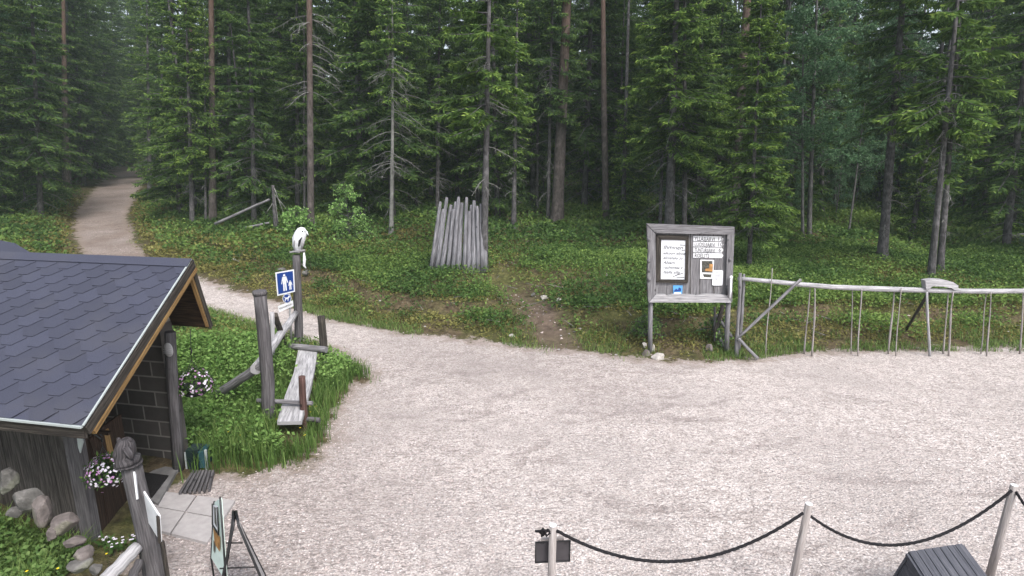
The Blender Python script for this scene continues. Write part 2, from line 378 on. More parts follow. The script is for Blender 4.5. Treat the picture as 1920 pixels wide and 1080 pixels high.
    def build(s, name, mats, parent=None, tint=None):
        loc = np.array(parent.location) if parent else np.zeros(3)
        if parent and parent.parent: loc = loc+np.array(parent.parent.location)
        me = bpy.data.meshes.new(name); me.from_pydata([tuple(np.asarray(p)-loc) for p in s.v], [], s.f)
        for mm in (mats if isinstance(mats, (list, tuple)) else [mats]): me.materials.append(mm)
        uvl = me.uv_layers.new(name='UVMap'); uvl.data.foreach_set('uv', np.array([c for f in s.uv for c in f], np.float32).ravel())
        me.polygons.foreach_set('material_index', s.m); me.polygons.foreach_set('use_smooth', s.sm); me.update()
        if tint is not None:
            a = me.attributes.new('tint', 'FLOAT', 'FACE'); a.data.foreach_set('value', np.asarray(tint, np.float32))
        o = bpy.data.objects.new(name, me); COL.objects.link(o)
        if parent: o.parent = parent
        return o
def tag(o, label=None, cat=None, group=None, kind=None):
    if label: o['label'] = label
    if cat: o['category'] = cat
    if group: o['group'] = group
    if kind: o['kind'] = kind
    return o
def empty(name, loc, label, cat, group=None):
    o = bpy.data.objects.new(name, None); COL.objects.link(o); o.location = tuple(float(x) for x in loc); o.empty_display_size = .2
    return tag(o, label, cat, group)
def rawmesh(name, verts, faces, mats, attrs=None, smooth=False, mi=None):
    """verts (n,3), faces (m,k) numpy"""
    me = bpy.data.meshes.new(name); n = len(verts); mF, k = faces.shape
    me.vertices.add(n); me.vertices.foreach_set('co', np.asarray(verts, np.float32).ravel())
    me.loops.add(mF*k); me.loops.foreach_set('vertex_index', faces.astype(np.int32).ravel())
    me.polygons.add(mF); me.polygons.foreach_set('loop_start', np.arange(0, mF*k, k, dtype=np.int32)); me.polygons.foreach_set('loop_total', np.full(mF, k, np.int32))
    for mm in mats: me.materials.append(mm)
    if mi is not None: me.polygons.foreach_set('material_index', np.asarray(mi, np.int32))
    if smooth: me.polygons.foreach_set('use_smooth', np.ones(mF, bool))
    me.update(calc_edges=True)
    for nm, dom, val in (attrs or []):
        a = me.attributes.new(nm, 'FLOAT', dom); a.data.foreach_set('value', np.asarray(val, np.float32))
    return me
def link(name, me, parent=None):
    o = bpy.data.objects.new(name, me); COL.objects.link(o)
    if parent: o.parent = parent
    return o
def text(s, size, origin, ux, uy, parent, matl, name='lettering', ext=.002, align='LEFT', shear=0.):
    cu = bpy.data.curves.new('t', 'FONT'); cu.body = s; cu.size = size; cu.extrude = ext; cu.align_x = align; cu.align_y = 'CENTER'; cu.shear = shear
    cu.resolution_u = 2
    o = bpy.data.objects.new('t', cu); COL.objects.link(o)
    bpy.context.view_layer.update()
    me = bpy.data.meshes.new_from_object(o.evaluated_get(bpy.context.evaluated_depsgraph_get())); bpy.data.objects.remove(o)
    ux, uy = norm(ux), norm(uy); uz = np.cross(ux, uy)
    Mx = Matrix(((ux[0], uy[0], uz[0], origin[0]), (ux[1], uy[1], uz[1], origin[1]), (ux[2], uy[2], uz[2], origin[2]), (0, 0, 0, 1)))
    loc = Vector(parent.location) if parent else Vector()
    if parent and parent.parent: loc = loc+Vector(parent.parent.location)
    me.transform(Matrix.Translation(-loc) @ Mx); me.materials.clear(); me.materials.append(matl); me.name = name
    return link(name, me, parent)

# ------------------------------------------------------------------ terrain
def axis(a0, a1, step, grow, far):
    v = list(np.arange(a0, a1, step)); s = step
    while v[-1] < far: s *= grow; v.append(v[-1]+s)
    return np.array(v)
ys = axis(-6, 24, .085, 1.035, 420); ys = np.concatenate([[-60, -30, -18, -10], ys])
xr = axis(0, 14, .1, 1.06, 330); xs = np.concatenate([-xr[::-1][:-1], xr])
X, Y = np.meshgrid(xs, ys); D = sdf(X.ravel(), Y.ravel()); Z = H(X.ravel(), Y.ravel(), D)
Xf, Yf = X.ravel(), Y.ravel()
nx, ny = len(xs), len(ys)
idx = np.arange(nx*ny).reshape(ny, nx); quads = np.stack([idx[:-1, :-1], idx[:-1, 1:], idx[1:, 1:], idx[1:, :-1]], -1).reshape(-1, 4)
edge = np.clip(.5+D*.9, 0, 1)
trd = segd(Xf, Yf, TRAIL); dirt = np.clip(1.1*np.exp(-(trd/.42)**2)*(.45+1.1*fbm(Xf, Yf, .5, 61)), 0, 1)*sstep(15.5, 13, Yf)+.55*np.exp(-(np.hypot(Xf+3.0, Yf-4.3)/.8)**2)
PATHL = [tuple(G0(*p)[:2]) for p in ((400, 560), (275, 515), (205, 487), (190, 440), (185, 400), (210, 362), (240, 335), (250, 312))]
pathm = sstep(3.2, 1.2, segd(Xf, Yf, PATHL[2:]))*sstep(12, 19, Yf)*(.72+.5*(fbm(Xf, Yf, .9, 51)-.5)); worn = .55*sstep(.6, -3.0, Xf)*sstep(10.5, 5.5, Yf)*sstep(-1.0, 1.5, Yf)*sstep(-7, -3, Xf)  # worn also carries a broad darker, greyer area of near-left gravel
wr_ = random.Random(5)
for i in range(80):        # scuffs and curved wheel marks in the loose gravel
    cx_, cy_ = (wr_.uniform(-3, 3.2), wr_.uniform(8, 11.2)) if i < 58 else (wr_.uniform(-2, 6), wr_.uniform(4.5, 9)); L_ = wr_.uniform(.25, 1.3); a_ = wr_.gauss(-.25, .3)
    pts_ = [(cx_+L_*(t-.5)*math.cos(a_+.5*t), cy_+L_*(t-.5)*math.sin(a_+.5*t)) for t in (0, .33, .66, 1)]
    nr = (np.abs(Xf-cx_) < 1.6) & (np.abs(Yf-cy_) < 1.6)
    worn[nr] = np.maximum(worn[nr], .62*np.exp(-(segd(Xf[nr], Yf[nr], pts_)/.05)**2))
for pts_, w_ in (([(-4, 11.4), (-1, 10.4), (2, 9.6), (6, 8.6), (10, 7.2)], .10), ([(-4.4, 12.6), (-1, 11.4), (2.2, 10.6), (6, 9.7), (11, 8.6)], .10), ([(-2.5, 9.5), (0, 8.2), (3, 6.4)], .08)):
    worn = np.maximum(worn, .20*np.exp(-(segd(Xf, Yf, pts_)/w_)**2)*(fbm(Xf, Yf, .8, 31) > .42))
worn = np.maximum(worn, .35*sstep(.40, .60, fbm(Xf, Yf, 2.3, 41))*sstep(7.5, 9.2, Yf)*sstep(4.5, 1.5, np.abs(Xf+.2))*(D < 0))
gr = (D[quads].mean(1) < 0)
allv = np.stack([Xf, Yf, Z], 1)
for nm, sel in (('gravel_yard', gr), ('forest_floor', ~gr)):
    f = quads[sel]; u, inv = np.unique(f, return_inverse=True); f2 = inv.reshape(f.shape)
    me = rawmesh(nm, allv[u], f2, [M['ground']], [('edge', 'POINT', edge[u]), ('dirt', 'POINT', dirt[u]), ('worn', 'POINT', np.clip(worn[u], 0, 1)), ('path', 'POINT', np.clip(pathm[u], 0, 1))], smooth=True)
    tag(link(nm, me), kind='structure')

# ------------------------------------------------------------------ foliage primitives
def diamonds(base, tip, width, rng, flat=.6):
    """array of leaf diamonds; returns verts(4n,3), faces(n,4)"""
    d = tip-base; n = len(d); up = np.tile([0, 0, 1.], (n, 1))+rng.normal(size=(n, 3))*flat
    s = np.cross(d, up); s /= np.linalg.norm(s, axis=1, keepdims=True)+1e-9
    mid = base+d*.5; wv = s*np.asarray(width).reshape(-1, 1)*.5
    v = np.stack([base, mid-wv, tip, mid+wv], 1).reshape(-1, 3); f = np.arange(4*n).reshape(n, 4); return v, f
def sticks(a, b, r0, r1, sides=3):
    """array of tapered 3-sided sticks"""
    d = b-a; n = len(d); ref = np.where(np.abs(d[:, 2:3]) > .9*np.linalg.norm(d, axis=1, keepdims=True), [[1., 0, 0]], [[0, 0, 1.]])
    x = np.cross(ref, d); x /= np.linalg.norm(x, axis=1, keepdims=True)+1e-9; y = np.cross(d, x); y /= np.linalg.norm(y, axis=1, keepdims=True)+1e-9
    V = []
    for e, r in ((a, r0), (b, r1)):
        r = np.asarray(r).reshape(-1, 1)*np.ones((n, 1))
        for k in range(sides):
            t = 2*math.pi*k/sides; V.append(e+x*math.cos(t)*r+y*math.sin(t)*r)
    v = np.stack(V, 1).reshape(-1, 3); o = np.arange(n)*2*sides; F_ = []
    for k in range(sides):
        j = (k+1) % sides; F_.append(np.stack([o+k, o+j, o+sides+j, o+sides+k], 1))
    return v, np.concatenate(F_)
class Acc:
    def __init__(s): s.v = []; s.f = []; s.t = []; s.m = []; s.n = 0
    def add(s, vf, tint=.4, m=0):
        v, f = vf
        if len(f) == 0: return
        s.v.append(v); s.f.append(f+s.n); s.n += len(v); s.t.append(np.ones(len(f))*tint); s.m.append(np.full(len(f), m))
    def mesh(s, name, mats): return rawmesh(name, np.concatenate(s.v), np.concatenate(s.f), mats, [('tint', 'FACE', np.concatenate(s.t))], mi=np.concatenate(s.m))
def spruce_mesh(seed, Ht, R, z0, dz=.30, nb=6, skip=.1, lush=1., wdt=.06, dead_from=None, name='crown', tw=.075, needle='needle'):
    rng = np.random.default_rng(seed); A = Acc(); Dd = Acc(); z = z0
    zz = []
    while z < Ht-.1: zz.append(z); z += dz*(.7+.6*rng.random())
    for z in zz:
        t = (z-z0)/(Ht-z0)
        for k in range(nb):
            if rng.random() < skip+.25*(fbm(np.array([z*3.]), np.array([k*5.+seed]), 2.)[0] > .6): continue
            az = rng.random()*2*math.pi
            L = R*((1-t)**.8)*(.55+.6*rng.random())*min(1, .72+t*2.2)+.06
            out = np.array([math.cos(az), math.sin(az), 0]); sd_ = np.array([-out[1], out[0], 0])
            up0 = .25*t-.05; dr = .55-.45*t
            def curve(s): return np.outer(s*L, out)+np.array([0, 0, z])+np.outer(L*(up0*s-dr*s**2+.28*s**3*(1-t*.3)), [0, 0, 1.])
            ss = np.linspace(0, 1, 4); c = curve(ss)
            A.add(sticks(c[:-1], c[1:], .012+.012*L*(1-ss[:-1]), .008), .3, 1)
            n = max(3, int(L/tw)); s = np.linspace(.16 if L > .8 else .05, 1, n)+rng.normal(size=n)*.02; s = np.clip(s, 0.05, 1)
            if L > 1.0 and rng.random() < .5: s = s[s > .25+.3*rng.random()]
            for sgn in (-1, 1):
                m_ = len(s)
                if m_ < 1: continue
                b = curve(s); ln = (.34*L*(1-s)**.8+.10)*(.6+.7*rng.random(m_))*lush
                ln = np.minimum(ln, .55)
                d = out*(.55+.3*rng.random((m_, 1)))+sgn*sd_*(.55+.4*rng.random((m_, 1)))+np.array([0, 0, 1.])*(-.32+.22*rng.normal(size=(m_, 1)))
                d /= np.linalg.norm(d, axis=1, keepdims=True); tip = b+d*ln[:, None]
                tn = np.clip(.28+.13*rng.normal(size=m_)+.22*(s > .75)+.1*t, 0, 1)
                A.add(diamonds(b, tip, wdt*(.8+.6*rng.random(m_)), rng), tn)
                # new shoots at the ends of the twigs
                mid = b+(tip-b)*.6; tip2 = tip+d*.07+rng.normal(size=(m_, 3))*.035
                A.add(diamonds(mid, tip2, wdt*.75, rng, .9), np.clip(tn+.16+.25*rng.random(m_), 0, 1))
                # hanging side twigs
                for q_ in range(2):
                    h0 = b+(tip-b)*rng.random((m_, 1)); hl = (.07+.13*rng.random(m_))*lush
                    hd = rng.normal(size=(m_, 3))*.45+d*.3+np.array([0, 0, -1.])*(.6-.4*t)
                    hd /= np.linalg.norm(hd, axis=1, keepdims=True)
                    A.add(diamonds(h0, h0+hd*hl[:, None], wdt*.8, rng, .8), np.clip(tn-.1, 0, 1))
    # leader
    b = np.array([[0, 0, Ht-.5+.08*i] for i in range(6)], float)
    for k in range(4): A.add(diamonds(b, b+np.array([math.cos(k*1.6)*.12, math.sin(k*1.6)*.12, .16]), wdt, rng), .6)
    crown = A.mesh(name, [M[needle], M['bark']])
    dead = None
    if dead_from is not None and dead_from < z0+.5:
        dead = dead_mesh(rng, dead_from, z0+ (Ht-z0)*.25, R*.62)
    return crown, dead
def dead_mesh(rng, za, zb, R, dens=6., name='dead_branches'):  # bare dead branches with side twigs, no needles
    Dd = Acc(); n = int((zb-za)*dens)
    for _ in range(n):
        z = za+(zb-za)*rng.random(); az = rng.random()*6.283; L = R*(.25+.75*rng.random()); out = np.array([math.cos(az), math.sin(az), 0])
        k = np.linspace(0, 1, 5); pts = np.outer(k*L, out)+np.array([0, 0, z])+np.outer(-L*.5*k**1.6+.05*k, [0, 0, 1.])+rng.normal(size=(5, 3))*.025*k[:, None]
        r = .011*(1-k*.8)+.003; Dd.add(sticks(pts[:-1], pts[1:], r[:-1], r[1:]), .5)
        nt_ = int(5+8*L); s = rng.random(nt_)*.8+.2; b = np.stack([np.interp(s, k, pts[:, i]) for i in range(3)], 1)
        d = out*.5+rng.normal(size=(nt_, 3))*.5+np.array([0, 0, -.55]); d /= np.linalg.norm(d, axis=1, keepdims=True)
        Dd.add(sticks(b, b+d*(.1+.22*rng.random((nt_, 1))), .005, .002), .5)
    return Dd.mesh(name, [M['deadwood']])
def trunk_mesh(seed, Ht, r0, material, sway=.06, sides=10, flare=1.5, rtop=.12, name='trunk', toph=None):
    rng = np.random.default_rng(seed); n = max(8, int(Ht*1.6)); V = []; 
    px_, py_ = rng.normal(size=2)*sway; ph = rng.random()*6
    for i in range(n+1):
        t = i/n; z = -.35+t*(Ht+.35); r = r0*(1-t*(1-rtop)); r *= 1+(flare-1)*math.exp(-max(z, 0)/.18)*(1 if z > -.1 else 1.1)
        ox = px_*math.sin(t*3+ph)-px_*math.sin(ph); oy = py_*math.sin(t*2.2+ph)-py_*math.sin(ph)
        ring = []
        for k in range(sides):
            a = 6.2832*k/sides; rr = r*(1+.10*(rng.random()-.5)+.12*math.sin(a*3+ph)*math.exp(-max(z, 0)/.25))
            V.append((ox+math.cos(a)*rr, oy+math.sin(a)*rr, z))
    idx = np.arange((n+1)*sides).reshape(n+1, sides); nx_ = np.roll(idx, -1, 1)
    f = np.stack([idx[:-1], nx_[:-1], nx_[1:], idx[1:]], -1).reshape(-1, 4)
    return rawmesh(name, np.array(V), f, [material], smooth=True)
def birch_mesh(seed, Ht, R, z0, nleaf=9000, lsize=.07, ascend=.7, leaf='birchleaf', stick='bark', name='crown', nb=46):
    rng = np.random.default_rng(seed); A = Acc(); per = nleaf//nb
    for k in range(nb):
        t = (k+rng.random())/nb; z = z0+(Ht-z0)*t*.92; az = rng.random()*6.283; L = R*(1-t)**.6*(.5+.6*rng.random())+.15
        out = np.array([math.cos(az), math.sin(az), 0]); s = np.linspace(0, 1, 5)
        pts = np.outer(s*L, out)+np.array([0, 0, z])+np.outer(L*(ascend*s-.45*s**2), [0, 0, 1.])+rng.normal(size=(5, 3))*.04*s[:, None]
        r = (.010+.008*L)*(1-s*.8); A.add(sticks(pts[:-1], pts[1:], r[:-1]+.002, r[1:]+.002), .4, 1)
        ns = max(5, int(L*9)); q_ = .25+.75*rng.random(ns); b = np.stack([np.interp(q_, s, pts[:, i]) for i in range(3)], 1)
        d = out*.4+rng.normal(size=(ns, 3))*.6; d[:, 2] += .1; d /= np.linalg.norm(d, axis=1, keepdims=True); e = b+d*(.18+.3*rng.random((ns, 1)))*min(1, L)
        A.add(sticks(b, e, .004, .002), .4, 1)
        m_ = int(per*(.4+L/R)); i = rng.integers(0, ns, m_); p = b[i]+(e[i]-b[i])*rng.random((m_, 1))*1.1+rng.normal(size=(m_, 3))*.035
        ld = rng.normal(size=(m_, 3)); ld[:, 2] -= .5; ld /= np.linalg.norm(ld, axis=1, keepdims=True)
        A.add(diamonds(p, p+ld*(lsize*(.7+.6*rng.random((m_, 1)))), lsize*.75, rng, 1.), np.clip(.45+.22*rng.normal(size=m_), 0, 1))
    return A.mesh(name, [M[leaf], M[stick]])
def pine_crown(seed, Ht, R, z0, name='crown'):
    rng = np.random.default_rng(seed); A = Acc()
    for k in range(34):
        t = (k+rng.random())/34; z = z0+(Ht-z0)*t; az = rng.random()*6.283; L = R*(1-t*.75)*(.5+.6*rng.random()); out = np.array([math.cos(az), math.sin(az), 0]); s = np.linspace(0, 1, 5)
        pts = np.outer(s*L, out)+np.array([0, 0, z])+np.outer(L*(.15*s+.2*s**2), [0, 0, 1.])+rng.normal(size=(5, 3))*.08*s[:, None]
        A.add(sticks(pts[:-1], pts[1:], .03*(1-s[:-1])+.01, .01), .3, 1)
        ns = int(12+10*L); q_ = .35+.65*rng.random(ns); b = np.stack([np.interp(q_, s, pts[:, i]) for i in range(3)], 1)+rng.normal(size=(ns, 3))*.18
        for j in range(16):
            d = rng.normal(size=(ns, 3)); d[:, 2] += .6; d /= np.linalg.norm(d, axis=1, keepdims=True)
            A.add(diamonds(b, b+d*(.12+.1*rng.random((ns, 1))), .035, rng, 1.), np.clip(.45+.2*rng.normal(size=ns), 0, 1))
    return A.mesh(name, [M['pneedle'], M['pinebark']])
# tree kinds ------------------------------------------------------
SPR = {}
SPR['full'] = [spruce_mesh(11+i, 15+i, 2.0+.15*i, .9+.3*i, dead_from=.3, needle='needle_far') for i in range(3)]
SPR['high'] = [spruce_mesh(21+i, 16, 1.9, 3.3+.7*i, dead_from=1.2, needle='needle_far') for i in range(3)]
SPR['bright'] = [spruce_mesh(31+i, 14, 2.0+.2*i, (3.6, 1.7, 3.7)[i], nb=6, skip=.12, dead_from=1.2, wdt=.07, lush=1.2) for i in range(3)]
SPR['mid'] = [spruce_mesh(45+i, 13, 1.75, 4.6-.5*i, nb=5, skip=.22, dead_from=2.6, wdt=.07, lush=1.15) for i in range(2)]
SPR['thin'] = [spruce_mesh(41+i, 12, .95, 2.6, nb=4, skip=.3, dead_from=1.2, wdt=.055) for i in range(3)]
SPR['small'] = [spruce_mesh(51+i, 5.5, 1.1, .35, dz=.2, nb=5, skip=.15, wdt=.06) for i in range(2)]
PIN = [(pine_crown(61+i, 19, 2.2, 12.5), None) for i in range(2)]
BIR = [(birch_mesh(71+i, 11.5, 1.8, 2.0+i*.8, 11000, .085), None) for i in range(3)]
TR = {'spruce': [trunk_mesh(80+i, 15.5, .12, M['bark'], .1) for i in range(3)],
      'pine': [trunk_mesh(90+i, 19, .15, M['pinebark'], .12) for i in range(2)],
      'birch': [trunk_mesh(95+i, 11.2, .065, M['birchbark'], .18, flare=1.2) for i in range(2)]}
NAMES = {'full': 'spruce_tree', 'high': 'spruce_tree', 'bright': 'spruce_tree', 'thin': 'spruce_tree', 'mid': 'spruce_tree', 'small': 'young_spruce', 'pine': 'pine_tree', 'birch': 'birch_tree'}
def make_tree(kind, var, base, label, group=None, r=None, lean=(0, 0), scale=1., rz=None, trunk_h=None, zs=1.):
    name = NAMES[kind]
    o = empty(name, base, label, 'tree', group)
    species = 'pine' if kind == 'pine' else 'birch' if kind == 'birch' else 'spruce'
    if r is None: tm = TR[species][var % len(TR[species])]
    else:
        hh = {'pine': 19, 'birch': 11.2, 'small': 5.4, 'thin': 11.9, 'mid': 12.9, 'bright': 13.9, 'high': 15.8, 'full': 15}[kind]
        tm = trunk_mesh(int(abs(base[0])*100)+var, hh, r/scale, M[{'pine': 'pinebark', 'birch': 'birchbark', 'spruce': 'bark'}[species]], .09 if species == 'birch' else .04)
    parts = PIN if kind == 'pine' else BIR if kind == 'birch' else SPR[kind]
    cr, dd = parts[var % len(parts)]
    link('trunk', tm, o); link('crown', cr, o)
    if dd: link('dead_branches', dd, o)
    o.scale = (scale, scale, scale*zs)
    # lean: direction of the stem in world x / y per metre of height, spun about the stem first
    zax = Vector((lean[0], lean[1], 1)).normalized(); q_ = Vector((0, 0, 1)).rotation_difference(zax)
    o.rotation_mode = 'QUATERNION'; o.rotation_quaternion = q_ @ Matrix.Rotation(rnd.random()*6.283 if rz is None else rz, 3, 'Z').to_quaternion()
    return o
KEY = []   # (x,y) of key trees
def key(kind, var, bpx, bpy, tpx, tpy, wpx, label, scale=1., group=None, lf=1., zs=1.):
    b = GH(bpx, bpy); t = P(tpx, tpy, b[1]); lean = (t[0]-b[0])/(t[2]-b[2])*lf
    r = wpx/2/F*depth(b); KEY.append((b[0], b[1]))
    return make_tree(kind, var, b, label, group, r, (lean, 0), scale, zs=zs)
#  --- every tree one can tell apart
key('pine', 0, 124, 350, 120, 20, 12, 'tall straight bare pine trunk standing left of the curving path')
key('full', 0, 166, 335, 160, 60, 8, 'dark dense spruce just right of the bare pine by the path', .9)
key('full', 1, 60, 345, 40, 60, 10, 'dark wide spruce left of the bare pine at the left edge', .9)
key('full', 2, -60, 360, -80, 60, 12, 'dark spruce cut by the left edge of the view', .9)
key('thin', 0, 281, 372, 277, 110, 9, 'slim grey spruce stem on the right edge of the path bend', .95, zs=1.05)
key('full', 0, 305, 350, 303, 60, 8, 'dark spruce with low boughs at the right side of the upper path', .85)
key('full', 2, 196, 322, 194, 60, 8, 'dark spruce at the left side of the upper path end', .85)
key('small', 1, 318, 372, 317, 200, 5, 'young spruce in the green verge right of the upper path', 1.0)
key('bright', 0, 361, 424, 352, 120, 10, 'light green spruce with low drooping boughs right of the path', .70)
key('thin', 1, 386, 422, 384, 160, 5, 'very thin spruce between the light green spruce and the reddish pine', .7)
key('pine', 1, 399, 420, 396, 90, 14, 'pine with reddish upper bark behind the light green spruce')
key('high', 0, 430, 388, 430, 140, 10, 'grey spruce stem above the left end of the fallen pole', .9)
key('high', 1, 558, 404, 556, 240, 9, 'grey spruce stem just left of the orange barked pine', .85)
key('thin', 2, 571, 412, 571, 200, 5, 'thin stem squeezed between spruce and orange barked pine', .9)
key('small', 0, 520, 385, 517, 200, 5, 'slim young spruce behind the broken snag', 1.1)
key('mid', 0, 907, 505, 913, 90, 15, 'grey stemmed spruce standing beside the leaning silver poles', .85)
key('thin', 1, 963, 428, 967, 180, 10, 'slim spruce one step right of the leaning silver poles', .85)
key('thin', 0, 1007, 402, 1008, 180, 6, 'thin straight stem left of the thick pine in the middle', .9)
key('high', 2, 1028, 414, 1032, 150, 8, 'narrow stem touching the left side of the thick middle pine', .9)
key('pine', 0, 1044, 420, 1063, 0, 24, 'thick leaning pine in the middle of the forest edge')
key('bright', 2, 1254, 452, 1266, 100, 20, 'big bright green spruce behind the left half of the notice board', .78)
key('thin', 2, 1237, 440, 1240, 250, 7, 'thin stem at the left side of the big spruce behind the board', .8)
key('high', 0, 1283, 446, 1284, 250, 10, 'middle grey stem behind the top of the notice board', .8)
key('full', 1, 1309, 440, 1312, 200, 14, 'dark stemmed spruce behind the centre of the notice board', .8)
key('high', 1, 1345, 440, 1350, 200, 8, 'slender stem behind the right half of the notice board', .8)
key('pine', 1, 1372, 446, 1396, 80, 20, 'pine with rusty bark behind the right corner of the notice board')
key('bright', 1, 1404, 505, 1420, 160, 9, 'bright green spruce at the left end of the pole fence', .60)
key('birch', 0, 1517, 442, 1528, 100, 9, 'grey birch with small leaves right of the bright fence spruce', 1., zs=1.)
key('birch', 1, 1505, 446, 1506, 300, 6, 'low dark twisted stem beside the grey birch', .8)
key('high', 2, 1654, 486, 1680, 200, 18, 'brown leaning spruce with dead lower boughs behind the fence', .8)
key('mid', 1, 1745, 524, 1772, 250, 13, 'pale leaning spruce stem rising behind the bent wooden bow', .85)
key('thin', 1, 1762, 512, 1790, 200, 12, 'darker stem right behind the pale leaning spruce', .9)
key('full', 2, 1885, 470, 1915, 200, 14, 'dark spruce with drooping boughs at the right edge', .85)
key('birch', 2, 1590, 445, 1612, 280, 4, 'thin crooked birch sapling between the two leaning spruces', .55)
key('birch', 0, 1660, 400, 1680, 200, 7, 'leafy birch behind the brown leaning spruce', .95)
key('birch', 2, 1120, 350, 1128, 60, 7, 'tall leafy birch with thin stem right of the thick middle pine', 1.0)
key('birch', 1, 1205, 345, 1215, 100, 6, 'leafy birch left of the big bright spruce', .95)
key('high', 1, 820, 400, 822, 200, 8, 'shadowed spruce behind the leaning silver poles', .8)
key('full', 0, 690, 385, 690, 180, 8, 'dark bushy spruce behind the dead spruce', .72)
key('bright', 1, 780, 392, 781, 200, 6, 'mid green spruce with low boughs left of the silver poles', .5)
# dead spruce
b = GH(733, 440); o = empty('dead_spruce', b, 'bleached thin spruce with bare grey twigs in front of the dark forest', 'tree'); KEY.append((b[0], b[1]))
r_ = 4.2/F*depth(b); link('trunk', trunk_mesh(5, 8.6, r_, M['deadwood'], .05, rtop=.2), o); rng_ = np.random.default_rng(9)
link('dead_branches', dead_mesh(rng_, 1.8, 6.0, 1.25, 12), o); o.rotation_euler = (0, .047, 0); link('crown', spruce_mesh(58, 9., .8, 4.7, nb=4, skip=.25)[0], o)
# orange barked pine with long dead boughs at the top
b = GH(583, 436); KEY.append((b[0], b[1])); r_ = 6.5/F*depth(b)
o = empty('pine_tree', b, 'slim pine with orange scaly bark and dead upper boughs behind the carved bird', 'tree')
link('trunk', trunk_mesh(6, 17, r_, M['pinebark'], .03, rtop=.4), o); link('dead_branches', dead_mesh(np.random.default_rng(4), 4.8, 7.4, 1.3, 9), o); link('crown', PIN[0][0], o); o.rotation_euler = (0, .077, 0)
# young rowan, bushes, snag
def bushy(name, px_, py_, h, R, n, ls, label, leaf='brightleaf', asc=.5, z0=.1):
    b = GH(px_, py_); o = empty(name, b, label, 'bush' if 'bush' in name else 'sapling')
    link('stem', trunk_mesh(int(px_), h, .016, M['bark'], .04, 6, 1.2), o); link('foliage', birch_mesh(int(px_), h, R, z0, n, ls, asc, leaf, 'bark', 'foliage', 30), o); return o
for i, (px_, Y_) in enumerate(((150, 42), (176, 47), (118, 45), (190, 54), (222, 63), (243, 66), (262, 62), (284, 50), (205, 56), (232, 72), (252, 75), (270, 70), (296, 44))):
    c = P(px_, 300, Y_); make_tree('full', i, (c[0], Y_, Hs(c[0], Y_)), ('dense dark spruce closing off the far end of the path'), 'spruces at the far end of the path' if True else 'dense spruces deep in the forest', None, (.1, 0), 1.25+.06*(i % 3)); KEY.append((c[0], Y_))
bushy('rowan_sapling', 657, 458, 2.1, .8, 1500, .075, 'fresh green leafy sapling on the bank between bird post and silver poles', 'freshleaf')
bushy('leafy_bush', 560, 442, 1.0, .7, 1300, .09, 'yellow green leafy bush at the foot of the orange barked pine', 'freshleaf')
bushy('leafy_bush', 1215, 640, .55, .35, 500, .06, 'small leafy bush beside the left leg of the notice board')
bushy('leafy_bush', 1345, 640, .5, .3, 350, .06, 'small leafy bush beside the right leg of the notice board')
b = GH(517, 432); o = empty('broken_snag', b, 'grey broken dead stem leaning in front of the forest, left of the orange pine', 'dead tree')
t = P(512, 347, b[1]); mb = MB(); mb.log(b-np.array([0, 0, .15]), t, .085, .05, seed=3); mb.build('trunk', M['bark'], o)
mb = MB()
for a_, c_ in (((514, 352), (532, 400)), ((515, 365), (540, 395)), ((514, 358), (522, 420)), ((512, 380), (500, 398))):
    mb.log(P(*a_, b[1]), P(*c_, b[1]-.15), .015, .007, 4, 6)
mb.build('broken_branch', M['deadwood'], o)
# fallen poles
for (a_, c_, rr, lb) in (((404, 428), (506, 384), .055, 'grey fallen pole propped up in the undergrowth left of the broken snag'),
                         ((462, 436), (505, 428), .05, 'short grey fallen pole low in the undergrowth below the propped pole'),
                         ((590, 372), (640, 364), .05, 'fallen stem lying in shade right of the orange barked pine'),
                         ((1135, 342), (1175, 349), .07, 'pale fallen log far back in the forest left of the big spruce'),
                         ((1888, 453), (1930, 448), .06, 'pale curved fallen branch at the right edge of the forest')):
    A_ = GH(*a_); B_ = GH(*c_)
    if a_[0] == 404: A_ = P(404, 428, GH(517, 432)[1]+.3); B_ = P(506, 384, A_[1])
    if a_[0] == 462: A_ = P(460, 436, GH(517, 432)[1]-.1); B_ = P(505, 428, A_[1])
    if abs(A_[1]-B_[1]) > 3: B_ = P(c_[0], c_[1], A_[1]); 
    A_[2] += .16; B_[2] += .2; mb = MB(); mb.log(A_, B_, rr, rr*.7, seed=int(a_[0])); o = mb.build('fallen_log', M['grey']); tag(o, lb, 'log', 'fallen stems in the forest')
